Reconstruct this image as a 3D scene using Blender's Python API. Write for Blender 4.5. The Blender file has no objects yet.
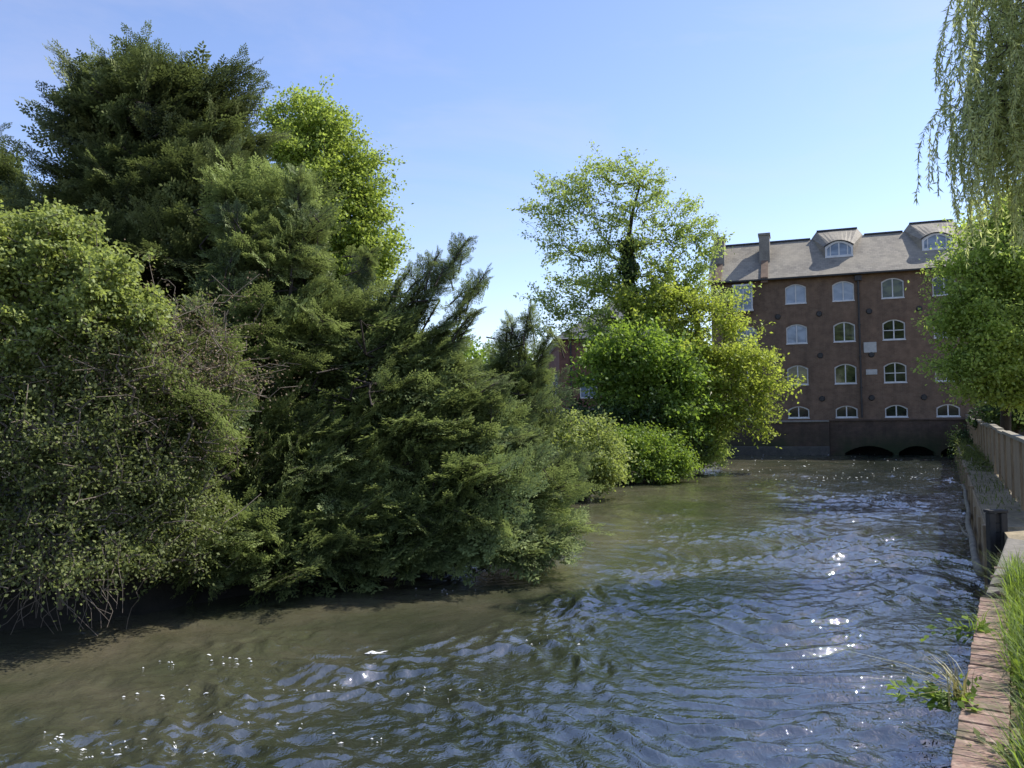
import bpy, bmesh, math, random
import numpy as np
from mathutils import Matrix, Vector
from mathutils.geometry import tessellate_polygon

R = math.radians
rng = np.random.default_rng(11)
random.seed(5)
sc = bpy.context.scene
col = sc.collection

# ------------------------------------------------------------------ camera
FPX, EYE, PITCH, ROLL = 782.0, 2.7, R(2.05), R(0.8)
f_ = Vector((0, math.cos(PITCH), math.sin(PITCH)))
r0 = Vector((1, 0, 0)); u0 = r0.cross(f_)
r_ = r0 * math.cos(ROLL) - u0 * math.sin(ROLL)
u_ = u0 * math.cos(ROLL) + r0 * math.sin(ROLL)
CAM = Vector((0, 0, EYE))
cam = bpy.data.objects.new('camera', bpy.data.cameras.new('camera'))
col.objects.link(cam); sc.camera = cam
cam.data.sensor_width = 36; cam.data.lens = 36 * FPX / 1024
cam.data.clip_start = .05; cam.data.clip_end = 2000
cam.matrix_world = Matrix(((r_.x, u_.x, -f_.x, 0), (r_.y, u_.y, -f_.y, 0), (r_.z, u_.z, -f_.z, EYE), (0, 0, 0, 1)))

def ray(px, py):
    return r_ * ((px - 512) / FPX) + u_ * ((384 - py) / FPX) + f_
def at(px, py, d):                       # a measured spot of the place: bearing, height, distance
    return CAM + ray(px, py) * d
def on(px, py, z):                       # where a line of sight meets level z
    v = ray(px, py); return CAM + v * ((z - EYE) / v.z)

# ------------------------------------------------------------------ small helpers
def tag(o, label=None, cat=None, group=None, kind=None):
    if label: o['label'] = label
    if cat: o['category'] = cat
    if group: o['group'] = group
    if kind: o['kind'] = kind
    return o

def empty(name, loc=(0, 0, 0), rz=0.0):
    o = bpy.data.objects.new(name, None); col.objects.link(o)
    o.location = loc; o.rotation_euler = (0, 0, rz); return o

def link(name, me, mat, parent=None):
    o = bpy.data.objects.new(name, me); col.objects.link(o)
    if mat is not None:
        for m in (mat if isinstance(mat, (list, tuple)) else [mat]): me.materials.append(m)
    if parent is not None: o.parent = parent
    return o

def np_mesh(name, V, Q, tint=None, smooth=False):
    """mesh from vertices (n,3) and quads (m,4)"""
    V = np.asarray(V, np.float32).reshape(-1, 3); Q = np.asarray(Q, np.int32).reshape(-1, 4)
    me = bpy.data.meshes.new(name)
    me.vertices.add(len(V)); me.vertices.foreach_set('co', V.ravel())
    me.loops.add(Q.size); me.loops.foreach_set('vertex_index', Q.ravel())
    me.polygons.add(len(Q)); me.polygons.foreach_set('loop_start', np.arange(0, Q.size, 4, dtype=np.int32))
    if smooth: me.polygons.foreach_set('use_smooth', np.ones(len(Q), bool))
    me.update(calc_edges=True)
    if tint is not None:
        a = me.attributes.new('tint', 'FLOAT', 'POINT'); a.data.foreach_set('value', np.asarray(tint, np.float32))
    return me

class MB:
    """collects shapes of one part"""
    def __init__(s): s.bm = bmesh.new()
    def box(s, x0, x1, y0, y1, z0, z1, M=None):
        m = Matrix.Translation(((x0+x1)/2, (y0+y1)/2, (z0+z1)/2)) @ Matrix.Diagonal((x1-x0, y1-y0, z1-z0, 1))
        if M is not None: m = M @ m
        bmesh.ops.create_cube(s.bm, size=1, matrix=m); return s
    def poly(s, pts):
        s.bm.faces.new([s.bm.verts.new(p) for p in pts]); return s
    def prism(s, outline, fa, fb):
        """outline of 2D points; fa/fb give the two ends in 3D"""
        a = [s.bm.verts.new(fa(*p)) for p in outline]; b = [s.bm.verts.new(fb(*p)) for p in outline]
        n = len(a)
        s.bm.faces.new(a); s.bm.faces.new(b[::-1])
        for i in range(n): s.bm.faces.new([a[(i+1) % n], a[i], b[i], b[(i+1) % n]])
        return s
    def ring(s, outer, inner, ya, yb):
        """frame between two matching 2D outlines (x,z), from depth ya to yb"""
        n = len(outer); L = []
        for pts, y in ((outer, ya), (inner, ya), (inner, yb), (outer, yb)):
            L.append([s.bm.verts.new((p[0], y, p[1])) for p in pts])
        for i in range(n):
            j = (i+1) % n
            for k in range(4):
                A, B = L[k], L[(k+1) % 4]
                s.bm.faces.new([A[i], A[j], B[j], B[i]])
        return s
    def tube(s, pts, r, n=8):
        if not isinstance(r, (list, tuple)): r = [r] * len(pts)
        pts = [Vector(p) for p in pts]; rings = []
        for i, p in enumerate(pts):
            t = (pts[min(i+1, len(pts)-1)] - pts[max(i-1, 0)]).normalized()
            a = t.orthogonal().normalized() if i == 0 else (a - t * a.dot(t)).normalized()
            b = t.cross(a)
            rings.append([s.bm.verts.new(p + (a*math.cos(q*2*math.pi/n) + b*math.sin(q*2*math.pi/n)) * r[i]) for q in range(n)])
        for A, B in zip(rings, rings[1:]):
            for q in range(n): s.bm.faces.new([A[q], A[(q+1) % n], B[(q+1) % n], B[q]])
        s.bm.faces.new(rings[0][::-1]); s.bm.faces.new(rings[-1]); return s
    def build(s, name, mat, parent=None, bevel=0, smooth=False):
        bmesh.ops.recalc_face_normals(s.bm, faces=s.bm.faces[:])
        me = bpy.data.meshes.new(name); s.bm.to_mesh(me); s.bm.free()
        if smooth: me.polygons.foreach_set('use_smooth', [True]*len(me.polygons))
        o = link(name, me, mat, parent)
        if bevel:
            m = o.modifiers.new('bevel', 'BEVEL'); m.width = bevel; m.segments = 2; m.limit_method = 'ANGLE'
        return o

# ------------------------------------------------------------------ materials
class NT:
    def __init__(s, name):
        s.m = bpy.data.materials.new(name); s.m.use_nodes = True
        s.t = s.m.node_tree; s.t.nodes.clear()
        s.out = s.n('ShaderNodeOutputMaterial')
    def n(s, typ, ins=None, **kw):
        nd = s.t.nodes.new(typ)
        for k, v in kw.items(): setattr(nd, k, v)
        for k, v in (ins or {}).items():
            if isinstance(v, bpy.types.NodeSocket): s.t.links.new(v, nd.inputs[k])
            else: nd.inputs[k].default_value = v
        return nd
    def coord(s, scale=(1, 1, 1), kind='Object'):
        tc = s.n('ShaderNodeTexCoord')
        return s.n('ShaderNodeMapping', {'Vector': tc.outputs[kind], 'Scale': scale}).outputs[0]
    def noise(s, vec, scale, detail=4, rough=.55, dist=0):
        return s.n('ShaderNodeTexNoise', {'Vector': vec, 'Scale': scale, 'Detail': detail, 'Roughness': rough, 'Distortion': dist}).outputs['Fac']
    def ramp(s, fac, stops):
        r = s.n('ShaderNodeValToRGB', {'Fac': fac}); e = r.color_ramp.elements
        while len(e) < len(stops): e.new(.5)
        for el, (p, c) in zip(e, stops): el.position = p; el.color = (*c, 1) if len(c) == 3 else c
        return r.outputs[0]
    def mix(s, f, a, b, mode='MIX'):
        m = s.n('ShaderNodeMix', data_type='RGBA', blend_type=mode, clamp_factor=True)
        for k, v in ((0, f), (6, a), (7, b)):
            if isinstance(v, bpy.types.NodeSocket): s.t.links.new(v, m.inputs[k])
            else: m.inputs[k].default_value = (*v, 1) if isinstance(v, tuple) else v
        return m.outputs[2]
    def bump(s, h, strength=.5, dist=.02, normal=None):
        i = {'Height': h, 'Strength': strength, 'Distance': dist}
        if normal is not None: i['Normal'] = normal
        return s.n('ShaderNodeBump', i).outputs[0]
    def pbr(s, color, rough=.8, normal=None, **kw):
        i = {'Base Color': (*color, 1) if isinstance(color, tuple) else color, 'Roughness': rough}
        if normal is not None: i['Normal'] = normal
        i.update(kw)
        b = s.n('ShaderNodeBsdfPrincipled', i); s.t.links.new(b.outputs[0], s.out.inputs[0]); return s.m

def rough_mat(name, dark, light, scale=3.0, rough=.85, bump=.3, bdist=.02, stretch=(1, 1, 1), detail=6):
    t = NT(name); v = t.coord(stretch)
    n = t.noise(v, scale, detail, .62); n2 = t.noise(v, scale*7, 4, .6)
    c = t.mix(n2, t.ramp(n, [(.3, dark), (.7, light)]), tuple(x*.55 for x in dark), 'MIX') if False else t.ramp(n, [(.3, dark), (.7, light)])
    c = t.mix(.35, c, t.ramp(n2, [(.3, tuple(x*.5 for x in dark)), (.7, light)]))
    return t.pbr(c, rough, t.bump(n2, bump, bdist))

def brick_mat(name, a, b, mortar, dirt=(.03, .03, .025), moss=0.0):
    t = NT(name); tc = t.n('ShaderNodeTexCoord')
    sp = t.n('ShaderNodeSeparateXYZ', {0: tc.outputs['Object']})
    ad = t.n('ShaderNodeMath', {0: sp.outputs[0], 1: sp.outputs[1]}, operation='ADD')
    v = t.n('ShaderNodeCombineXYZ', {0: ad.outputs[0], 1: sp.outputs[2]}).outputs[0]
    br = t.n('ShaderNodeTexBrick', {'Vector': v, 'Color1': (*a, 1), 'Color2': (*b, 1), 'Mortar': (*mortar, 1), 'Scale': 2.2,
                                    'Mortar Size': .022, 'Brick Width': .5, 'Row Height': .165, 'Bias': -.1})
    big = t.noise(tc.outputs['Object'], .45, 5, .6)
    st = t.noise(t.coord((1.5, 1.5, .25)), 1.3, 5, .6)
    c = t.mix(t.ramp(big, [(.35, (0, 0, 0)), (.72, (.6, .6, .6))]), br.outputs[0], tuple(x*1.25 for x in b))
    c = t.mix(t.ramp(st, [(.45, (0, 0, 0)), (.75, (.55, .55, .55))]), c, dirt)
    md = t.noise(tc.outputs['Object'], 2.6, 6, .7)
    c = t.mix(t.ramp(md, [(.38, (.45, .45, .45)), (.55, (0, 0, 0))]), c, tuple(x*.5 for x in a))
    c = t.mix(t.ramp(md, [(.56, (0, 0, 0)), (.75, (.5, .5, .5))]), c, tuple(min(1, x*1.5) for x in b))
    if moss:
        zz = t.ramp(t.n('ShaderNodeMath', {0: sp.outputs[2], 1: .5}, operation='MULTIPLY').outputs[0], [(.1, (1, 1, 1)), (.8, (0, 0, 0))])
        mm = t.n('ShaderNodeMath', {0: zz, 1: t.ramp(big, [(.35, (0, 0, 0)), (.6, (1, 1, 1))])}, operation='MULTIPLY').outputs[0]
        mm = t.n('ShaderNodeMath', {0: mm, 1: moss}, operation='MULTIPLY').outputs[0]
        c = t.mix(mm, c, (.025, .04, .012))
    return t.pbr(c, .88, t.bump(br.outputs['Fac'], .4, -.01))

def leaf_mat(name, dark, light, trans, tcol, gloss=.03, rough=.5):
    t = NT(name)
    a = t.n('ShaderNodeAttribute', attribute_name='tint').outputs['Fac']
    big = t.noise(t.coord(), .9, 3, .6)
    k = t.n('ShaderNodeMath', {0: a, 1: big}, operation='MULTIPLY_ADD'); k.inputs[2].default_value = 0
    k = t.n('ShaderNodeMath', {0: k.outputs[0], 1: 2.5}, operation='MULTIPLY').outputs[0]
    c = t.ramp(k, [(.08, dark), (.9, light)])
    tc = t.ramp(k, [(.08, tuple(x*.6 for x in tcol)), (.9, tcol)])
    d = t.n('ShaderNodeBsdfDiffuse', {'Color': c}); tr = t.n('ShaderNodeBsdfTranslucent', {'Color': tc})
    m = t.n('ShaderNodeMixShader', {0: trans, 1: d.outputs[0], 2: tr.outputs[0]})
    g = t.n('ShaderNodeBsdfGlossy', {'Color': (.8, .85, .9, 1), 'Roughness': rough})
    m2 = t.n('ShaderNodeMixShader', {0: gloss, 1: m.outputs[0], 2: g.outputs[0]})
    t.t.links.new(m2.outputs[0], t.out.inputs[0]); return t.m

M = {}
M['bark'] = rough_mat('bark', (.035, .028, .02), (.10, .085, .065), 6, .9, .6, .02, (1, 1, .3))
M['bark_dark'] = rough_mat('bark_dark', (.02, .015, .011), (.055, .042, .032), 6, .9, .6, .02, (1, 1, .3))
M['cane'] = rough_mat('cane', (.07, .055, .042), (.22, .18, .14), 5, .85, .2, .01)
M['yew'] = leaf_mat('yew_needles', (.038, .060, .022), (.28, .335, .125), .32, (.36, .45, .13), .02, .5)
M['yew_dark'] = leaf_mat('yew_needles_dark', (.022, .036, .014), (.19, .22, .08), .28, (.22, .28, .08), .02, .5)
M['lime'] = leaf_mat('lime_leaves', (.11, .17, .022), (.33, .41, .08), .5, (.44, .55, .09), .02)
M['alder'] = leaf_mat('alder_leaves', (.12, .17, .03), (.37, .45, .12), .5, (.48, .60, .13), .02)
M['sycamore'] = leaf_mat('sycamore_leaves', (.09, .135, .018), (.37, .425, .08), .48, (.50, .59, .08), .02)
M['bush'] = leaf_mat('bush_leaves', (.05, .09, .016), (.24, .33, .065), .45, (.34, .50, .06), .02)
M['elder'] = leaf_mat('elder_leaves', (.05, .085, .020), (.32, .37, .12), .45, (.42, .50, .11), .02)
M['bramble'] = leaf_mat('bramble_leaves', (.036, .052, .02), (.19, .215, .08), .38, (.26, .32, .08), .01)
M['maple'] = leaf_mat('maple_leaves', (.08, .13, .026), (.36, .45, .115), .54, (.56, .70, .13), .02)
M['willow'] = leaf_mat('willow_leaves', (.18, .22, .08), (.50, .54, .24), .5, (.60, .66, .24), .02)
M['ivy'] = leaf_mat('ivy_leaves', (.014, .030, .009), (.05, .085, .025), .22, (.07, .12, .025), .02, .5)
M['dead'] = leaf_mat('dead_leaves', (.045, .034, .022), (.22, .17, .115), .25, (.2, .15, .09), .01)
M['grass'] = leaf_mat('grass_blades', (.03, .065, .012), (.17, .235, .055), .45, (.30, .42, .05), .02)
M['straw'] = leaf_mat('dry_grass', (.16, .14, .05), (.36, .32, .13), .35, (.4, .36, .12), .04)
M['weed'] = leaf_mat('weed_leaves', (.06, .11, .02), (.22, .31, .055), .42, (.32, .45, .05), .02)
M['soil'] = rough_mat('soil', (.010, .009, .006), (.03, .025, .017), 1.2, .95, .7, .05)
M['verge'] = rough_mat('verge', (.09, .075, .04), (.36, .29, .18), 1.6, .95, .6, .03)
M['timber'] = rough_mat('timber', (.14, .10, .06), (.44, .33, .20), 5, .85, .4, .01, (3, 3, .3))
M['timber_dark'] = rough_mat('timber_dark', (.014, .014, .013), (.045, .042, .038), 5, .8, .4, .01, (1, 1, .4))
M['log'] = rough_mat('log', (.12, .105, .075), (.34, .30, .22), 6, .85, .4, .01)
M['concrete'] = rough_mat('concrete', (.09, .08, .065), (.22, .20, .165), 3, .9, .35, .01)
M['stone_wet'] = rough_mat('stone_wet', (.05, .047, .04), (.13, .12, .10), 2, .8, .35, .01)
M['stone'] = rough_mat('stone', (.14, .13, .11), (.32, .295, .25), 2, .9, .35, .01)
M['slate'] = None
M['brick'] = brick_mat('mill_brick', (.138, .084, .053), (.178, .112, .072), (.17, .138, .10), (.07, .05, .036))
M['brick_wet'] = brick_mat('wet_brick', (.072, .043, .028), (.10, .062, .042), (.08, .066, .052), (.022, .02, .014), 1.0)
M['brick_arch'] = brick_mat('arch_brick', (.135, .078, .05), (.16, .095, .06), (.15, .12, .09), (.07, .045, .03))
M['brick_house'] = brick_mat('house_brick', (.16, .06, .04), (.21, .09, .06), (.17, .13, .11), (.08, .036, .028))
M['coping'] = rough_mat('coping_brick', (.20, .115, .085), (.46, .31, .24), 9, .9, .5, .006)
t = NT('coping_brick'); v = t.coord(); n1 = t.noise(v, 3.5, 5, .6); n2 = t.noise(v, 40, 5, .65); n3 = t.noise(t.coord((1, 1, 1)), 11, 3, .6)
c = t.ramp(n3, [(.3, (.17, .095, .07)), (.5, (.29, .185, .14)), (.7, (.40, .28, .22))])
c = t.mix(t.ramp(n2, [(.35, (.55, .55, .55)), (.62, (0, 0, 0))]), c, (.10, .075, .06))
c = t.mix(t.ramp(n1, [(.48, (0, 0, 0)), (.66, (.75, .75, .75))]), c, (.075, .075, .035))
M['coping'] = t.pbr(c, .92, t.bump(n2, .6, .008))
M['mortar'] = rough_mat('mortar', (.07, .06, .05), (.18, .155, .13), 8, .95, .4, .006)
t = NT('white_paint'); M['white'] = t.pbr(t.ramp(t.noise(t.coord(), 4), [(.3, (.5, .5, .49)), (.7, (.66, .66, .65))]), .5)
t = NT('black_iron'); M['iron'] = t.pbr(t.ramp(t.noise(t.coord(), 8), [(.3, (.012, .012, .013)), (.7, (.03, .028, .027))]), .5)
t = NT('arch_darkness'); M['arch_darkness'] = t.pbr(t.ramp(t.noise(t.coord(), 2), [(.3, (.004, .004, .004)), (.7, (.012, .011, .01))]), .9)  # near-black colour for the unlit depth of the water arches
t = NT('slate')
tc = t.n('ShaderNodeTexCoord'); sp = t.n('ShaderNodeSeparateXYZ', {0: tc.outputs['Object']})
v = t.n('ShaderNodeCombineXYZ', {0: sp.outputs[0], 1: sp.outputs[2]}).outputs[0]
br = t.n('ShaderNodeTexBrick', {'Vector': v, 'Color1': (.15, .134, .108, 1), 'Color2': (.25, .224, .178, 1), 'Mortar': (.06, .055, .05, 1), 'Scale': 2,
                                'Mortar Size': .012, 'Brick Width': .5, 'Row Height': .26})
n1 = t.noise(tc.outputs['Object'], .7, 6, .65)
c = t.mix(t.ramp(n1, [(.35, (0, 0, 0)), (.7, (.75, .75, .75))]), br.outputs[0], (.33, .29, .215))
M['slate'] = t.pbr(c, .75, t.bump(br.outputs['Fac'], .4, -.01))

M['slate_blue'] = rough_mat('slate_blue', (.045, .05, .06), (.10, .105, .115), 3, .6, .3, .01)
M['plaque'] = rough_mat('plaque', (.38, .38, .36), (.55, .55, .52), 6, .8, .1, .01)
def pane_mat(name, a, b, rough=.04):
    t = NT(name)
    c = t.ramp(t.noise(t.coord((.9, .9, 1.6)), 1.7, 3, .5, .4), [(.35, a), (.62, b)])
    return t.pbr(c, rough, None, **{'IOR': 1.5})
M['glass'] = pane_mat('glass_dark', (.010, .012, .012), (.035, .042, .026))
M['glass_green_reflection'] = pane_mat('glass_green_reflection', (.015, .02, .012), (.10, .115, .045))  # reflected greenery is painted into the pane colour
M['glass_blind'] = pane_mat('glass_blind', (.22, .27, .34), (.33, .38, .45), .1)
M['glass_sky_reflection'] = pane_mat('glass_sky_reflection', (.12, .16, .22), (.27, .33, .41), .1)  # pane colour carries a painted reflection of the sky

# ------------------------------------------------------------------ light and sky
SUN_AZ, SUN_EL = R(71), R(50)          # azimuth to the right of the view direction
S = Vector((math.sin(SUN_AZ)*math.cos(SUN_EL), math.cos(SUN_AZ)*math.cos(SUN_EL), math.sin(SUN_EL)))
sd = bpy.data.lights.new('sun', 'SUN'); sd.energy = 4.4; sd.angle = R(.5); sd.color = (1, .95, .86)
so = bpy.data.objects.new('sun', sd); col.objects.link(so)
so.rotation_euler = (-S).to_track_quat('-Z', 'Y').to_euler(); so.location = (0, 0, 60)
w = bpy.data.worlds.new('World'); sc.world = w; w.use_nodes = True
nt = w.node_tree; sky = nt.nodes.new('ShaderNodeTexSky'); sky.sky_type = 'NISHITA'; sky.sun_disc = False
sky.sun_elevation = SUN_EL; sky.sun_rotation = SUN_AZ; sky.air_density = 1.0; sky.dust_density = .4; sky.ozone_density = 2.6
bg = nt.nodes['Background']; bg.inputs[1].default_value = .147
tcw = nt.nodes.new('ShaderNodeTexCoord'); mp = nt.nodes.new('ShaderNodeMapping'); mp.inputs['Scale'].default_value = (1.2, 2.2, 5.0); mp.inputs['Rotation'].default_value = (.25, .2, .5)
nz = nt.nodes.new('ShaderNodeTexNoise'); nz.inputs['Scale'].default_value = 1.6; nz.inputs['Detail'].default_value = 7; nz.inputs['Roughness'].default_value = .6; nz.inputs['Distortion'].default_value = .7
cr = nt.nodes.new('ShaderNodeValToRGB'); cr.color_ramp.elements[0].position = .42; cr.color_ramp.elements[0].color = (0, 0, 0, 1); cr.color_ramp.elements[1].position = .85; cr.color_ramp.elements[1].color = (.34, .34, .34, 1)
mx = nt.nodes.new('ShaderNodeMix'); mx.data_type = 'RGBA'; mx.inputs[7].default_value = (3.6, 3.7, 3.9, 1)
nt.links.new(tcw.outputs['Generated'], mp.inputs[0]); nt.links.new(mp.outputs[0], nz.inputs[0]); nt.links.new(nz.outputs[0], cr.inputs[0]); nt.links.new(cr.outputs[0], mx.inputs[0])
nt.links.new(sky.outputs[0], mx.inputs[6]); tn = nt.nodes.new('ShaderNodeMix'); tn.data_type = 'RGBA'; tn.blend_type = 'MULTIPLY'; tn.inputs[0].default_value = 1; tn.inputs[7].default_value = (1.02, .948, 1.03, 1)
nt.links.new(mx.outputs[2], tn.inputs[6]); nt.links.new(tn.outputs[2], bg.inputs[0])
sc.view_settings.view_transform = 'Standard'; sc.view_settings.look = 'None'; sc.view_settings.exposure = 0
cy = sc.cycles; cy.film_exposure = 1.6
sc.render.engine = 'CYCLES'
cy.max_bounces = 7; cy.diffuse_bounces = 3; cy.glossy_bounces = 3; cy.transmission_bounces = 4; cy.sample_clamp_indirect = 6
cy.use_denoising = True; cy.caustics_reflective = False; cy.caustics_refractive = False

# ------------------------------------------------------------------ banks and river
LB = [(-14, -26), (-6, -17.5), (0, -13.5), (6, -9.2), (9.6, -7.2), (11.6, -4.2), (13.4, -1.5), (18, .6), (23, 1.7), (27, 3.0), (31, 5.0), (36, 8.2), (41, 10.8), (48, 12.2), (60, 13)]
WA, WB_, WC, WD = on(949, 768, 1.13), on(980, 597, 1.10), on(1001, 553, 1.02), on(1009, 533, .95)
dirw = (WB_ - WA); dirw.z = 0; dirw.normalize()
W0 = WA - dirw * 13
BOX_D = WD.y + .25
BOXL = at(987, 530, BOX_D)
QN = Vector((BOXL.x, BOX_D, 0)); QF = Vector((24.6, 43.6, 0))
RB = [(W0.y, W0.x), (WA.y, WA.x), (WB_.y, WB_.x), (WC.y, WC.x), (BOX_D, WD.x + .05), (BOX_D + .02, QN.x), (QF.y, QF.x), (60, 34)]
def xl(y): return np.interp(y, [p[0] for p in LB], [p[1] for p in LB])
def xr(y): return np.interp(y, [p[0] for p in RB], [p[1] for p in RB])

def hill(x, y):
    return .28*np.sin(x*.31+y*.17) + .17*np.sin(x*.83-y*.61+1) + .08*np.sin(x*2.1+y*1.7)
def build_ground():
    def axis(a, b, near, far, n):      # fine near the river, coarse to the horizon
        return np.concatenate([-np.geomspace(-far, -a + 0, n)[::1] if False else np.linspace(-1, 0, n)**3*(abs(far)-abs(a)) + a, np.linspace(a, b, near)[1:], np.linspace(0, 1, n)[1:]**3*(abs(far)-abs(b)) + b])
    xs = axis(-30, 16, 180, 900, 14); ys = axis(-16, 60, 190, 900, 14)
    X, Y = np.meshgrid(xs, ys)
    s = xl(np.clip(Y, -14, 60)) - X + .35*np.sin(Y*1.3) + .2*np.sin(Y*3.1)
    k = np.clip(s/1.3 + .35, 0, 1); k = k*k*(3-2*k)
    up = 1.0 + np.clip(s*.05, 0, 1.2) + np.where(s > 0, hill(X, Y)*np.clip(s/4, 0, 1), 0)
    Z = -1.3 + k*(up + 1.3)
    back = np.clip((Y - 49)/4, 0, 1); Z = Z*(1-back) + np.maximum(Z, 1.0)*back
    beh = np.clip((-10 - Y)/5, 0, 1); Z = Z*(1-beh) + np.maximum(Z, .8)*beh
    ny, nx = X.shape; V = np.stack([X, Y, Z], -1)
    i = np.arange(ny*nx).reshape(ny, nx)
    Q = np.stack([i[:-1, :-1], i[:-1, 1:], i[1:, 1:], i[1:, :-1]], -1)
    tag(link('ground', np_mesh('ground', V, Q, smooth=True), M['soil']), kind='structure')
build_ground()

def build_river():
    N, L = 2048, 26.0
    k1 = np.fft.fftfreq(N, L/N)*2*np.pi
    kx, ky = np.meshgrid(k1, k1); k = np.hypot(kx, ky); k[0, 0] = 1
    lam = 2*np.pi/k
    g = np.random.default_rng(3)
    # crests lie mostly across the stream
    fx, fy = dirw.x, dirw.y
    c = np.abs(kx*fx + ky*fy)/k
    amp = k**-1.75 * np.exp(-(.09/lam)**2) * np.exp(-(lam/1.15)**2) * (.45 + .75*c**2)
    ph = g.normal(size=(N, N)) + 1j*g.normal(size=(N, N))
    H = np.fft.ifft2(amp*ph).real; sdv = H.std(); H /= sdv
    DX = np.fft.ifft2(amp*ph*1j*kx/k).real/sdv; DY = np.fft.ifft2(amp*ph*1j*ky/k).real/sdv
    kf = np.abs(kx*fx+ky*fy); kc = np.abs(-kx*fy+ky*fx)
    lo = np.exp(-(2*np.pi/np.maximum(np.hypot(kf*2.6, kc), 1e-6)-4.5)**2/9)*np.exp(-(1.6/lam)**4)*np.random.default_rng(8).normal(size=(N, N)); lo[0, 0] = 0
    LO = np.fft.ifft2(lo).real; LO /= LO.std()
    Yr = np.concatenate([np.linspace(-13, 3, 90)[:-1], np.geomspace(3, 49.5, 720)])
    U = np.linspace(0, 1, 560)
    Y = np.repeat(Yr[:, None], len(U), 1)
    a, b = xl(Yr) - 1.6, xr(Yr) + .7
    b = np.where((Yr > 40), b + (Yr-40)*.6, b)
    X = a[:, None] + (b-a)[:, None]*U[None]
    def smp(F, x, y):
        fx_, fy_ = (x/L*N) % N, (y/L*N) % N
        i, j = np.floor(fx_).astype(int), np.floor(fy_).astype(int); p, q = fx_-i, fy_-j
        i2, j2 = (i+1) % N, (j+1) % N; i %= N; j %= N
        return F[j, i]*(1-p)*(1-q)+F[j, i2]*p*(1-q)+F[j2, i]*(1-p)*q+F[j2, i2]*p*q
    s = X - xl(np.clip(Y, -14, 60))                                   # metres out from the left bank
    A = .0048 + .0124*np.clip((s-1.0)/5.0, 0, 1)
    lo_ = smp(LO, X, Y)
    A = A*np.clip(1 + .42*lo_, .25, 1.55)
    W1, W2 = smp(LO, X*.8+5, Y*.8+9), smp(LO, X*.8+17, Y*.8+3)       # eddies bend the wave trains
    Xw, Yw = X+.34*W1, Y+.34*W2
    h = smp(H, Xw, Yw) +   .15*smp(H, Xw*.43+7, Yw*.43+2)
    # shorter waves fade where the mesh gets coarse; the bump texture carries on there
    Z = A*h
    ch = .4
    Xd = X + ch*A*smp(DX, Xw, Yw); Yd = Y + ch*A*smp(DY, Xw, Yw)
    global RIVER_PTS; RIVER_PTS = (Yr, U, a, b, Z)
    ny, nx = X.shape; i = np.arange(ny*nx).reshape(ny, nx)
    Q = np.stack([i[:-1, :-1], i[:-1, 1:], i[1:, 1:], i[1:, :-1]], -1)
    me = np_mesh('river', np.stack([Xd, Yd, Z], -1), Q, np.clip(s/14, 0, 1).ravel(), smooth=True)
    t = NT('river_water'); v = t.coord()
    sh = t.n('ShaderNodeAttribute', attribute_name='tint').outputs['Fac']
    n1 = t.noise(t.coord((1, 1, 1)), .35, 4, .6, .6); n2 = t.noise(v, 2.2, 4, .6, .5)
    bed = t.ramp(n1, [(.34, (.054, .062, .032)), (.5, (.088, .086, .054)), (.68, (.122, .108, .072))])
    sp_ = 0
    bed = t.mix(t.ramp(n2, [(.35, (.35, .35, .35)), (.65, (0, 0, 0))]), bed, (.05, .052, .022))
    deep = t.ramp(n1, [(.35, (.013, .018, .014)), (.65, (.024, .029, .021))])
    c = t.mix(t.ramp(sh, [(.15, (0, 0, 0)), (.62, (1, 1, 1))]), bed, deep)
    # fine ripples
    nA = t.noise(t.coord((1, 1, 1)), 9, 3, .6, .8); nB = t.noise(v, 26, 2, .55, .6)
    b1 = t.bump(nA, .6, .03); b2 = t.bump(nB, .3, .009, b1)
    t.pbr(c, .012, b2, **{'IOR': 2.9})
    tag(link('river', me, t.m), kind='structure')
build_river()
def water_z(x, y):
    Yr, U, a, b, Z = RIVER_PTS
    i = np.clip(np.searchsorted(Yr, y), 0, len(Yr)-1); u = (x-a[i])/(b[i]-a[i])
    return Z[i, np.clip((u*(len(U)-1)).astype(int), 0, len(U)-1)]
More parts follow.
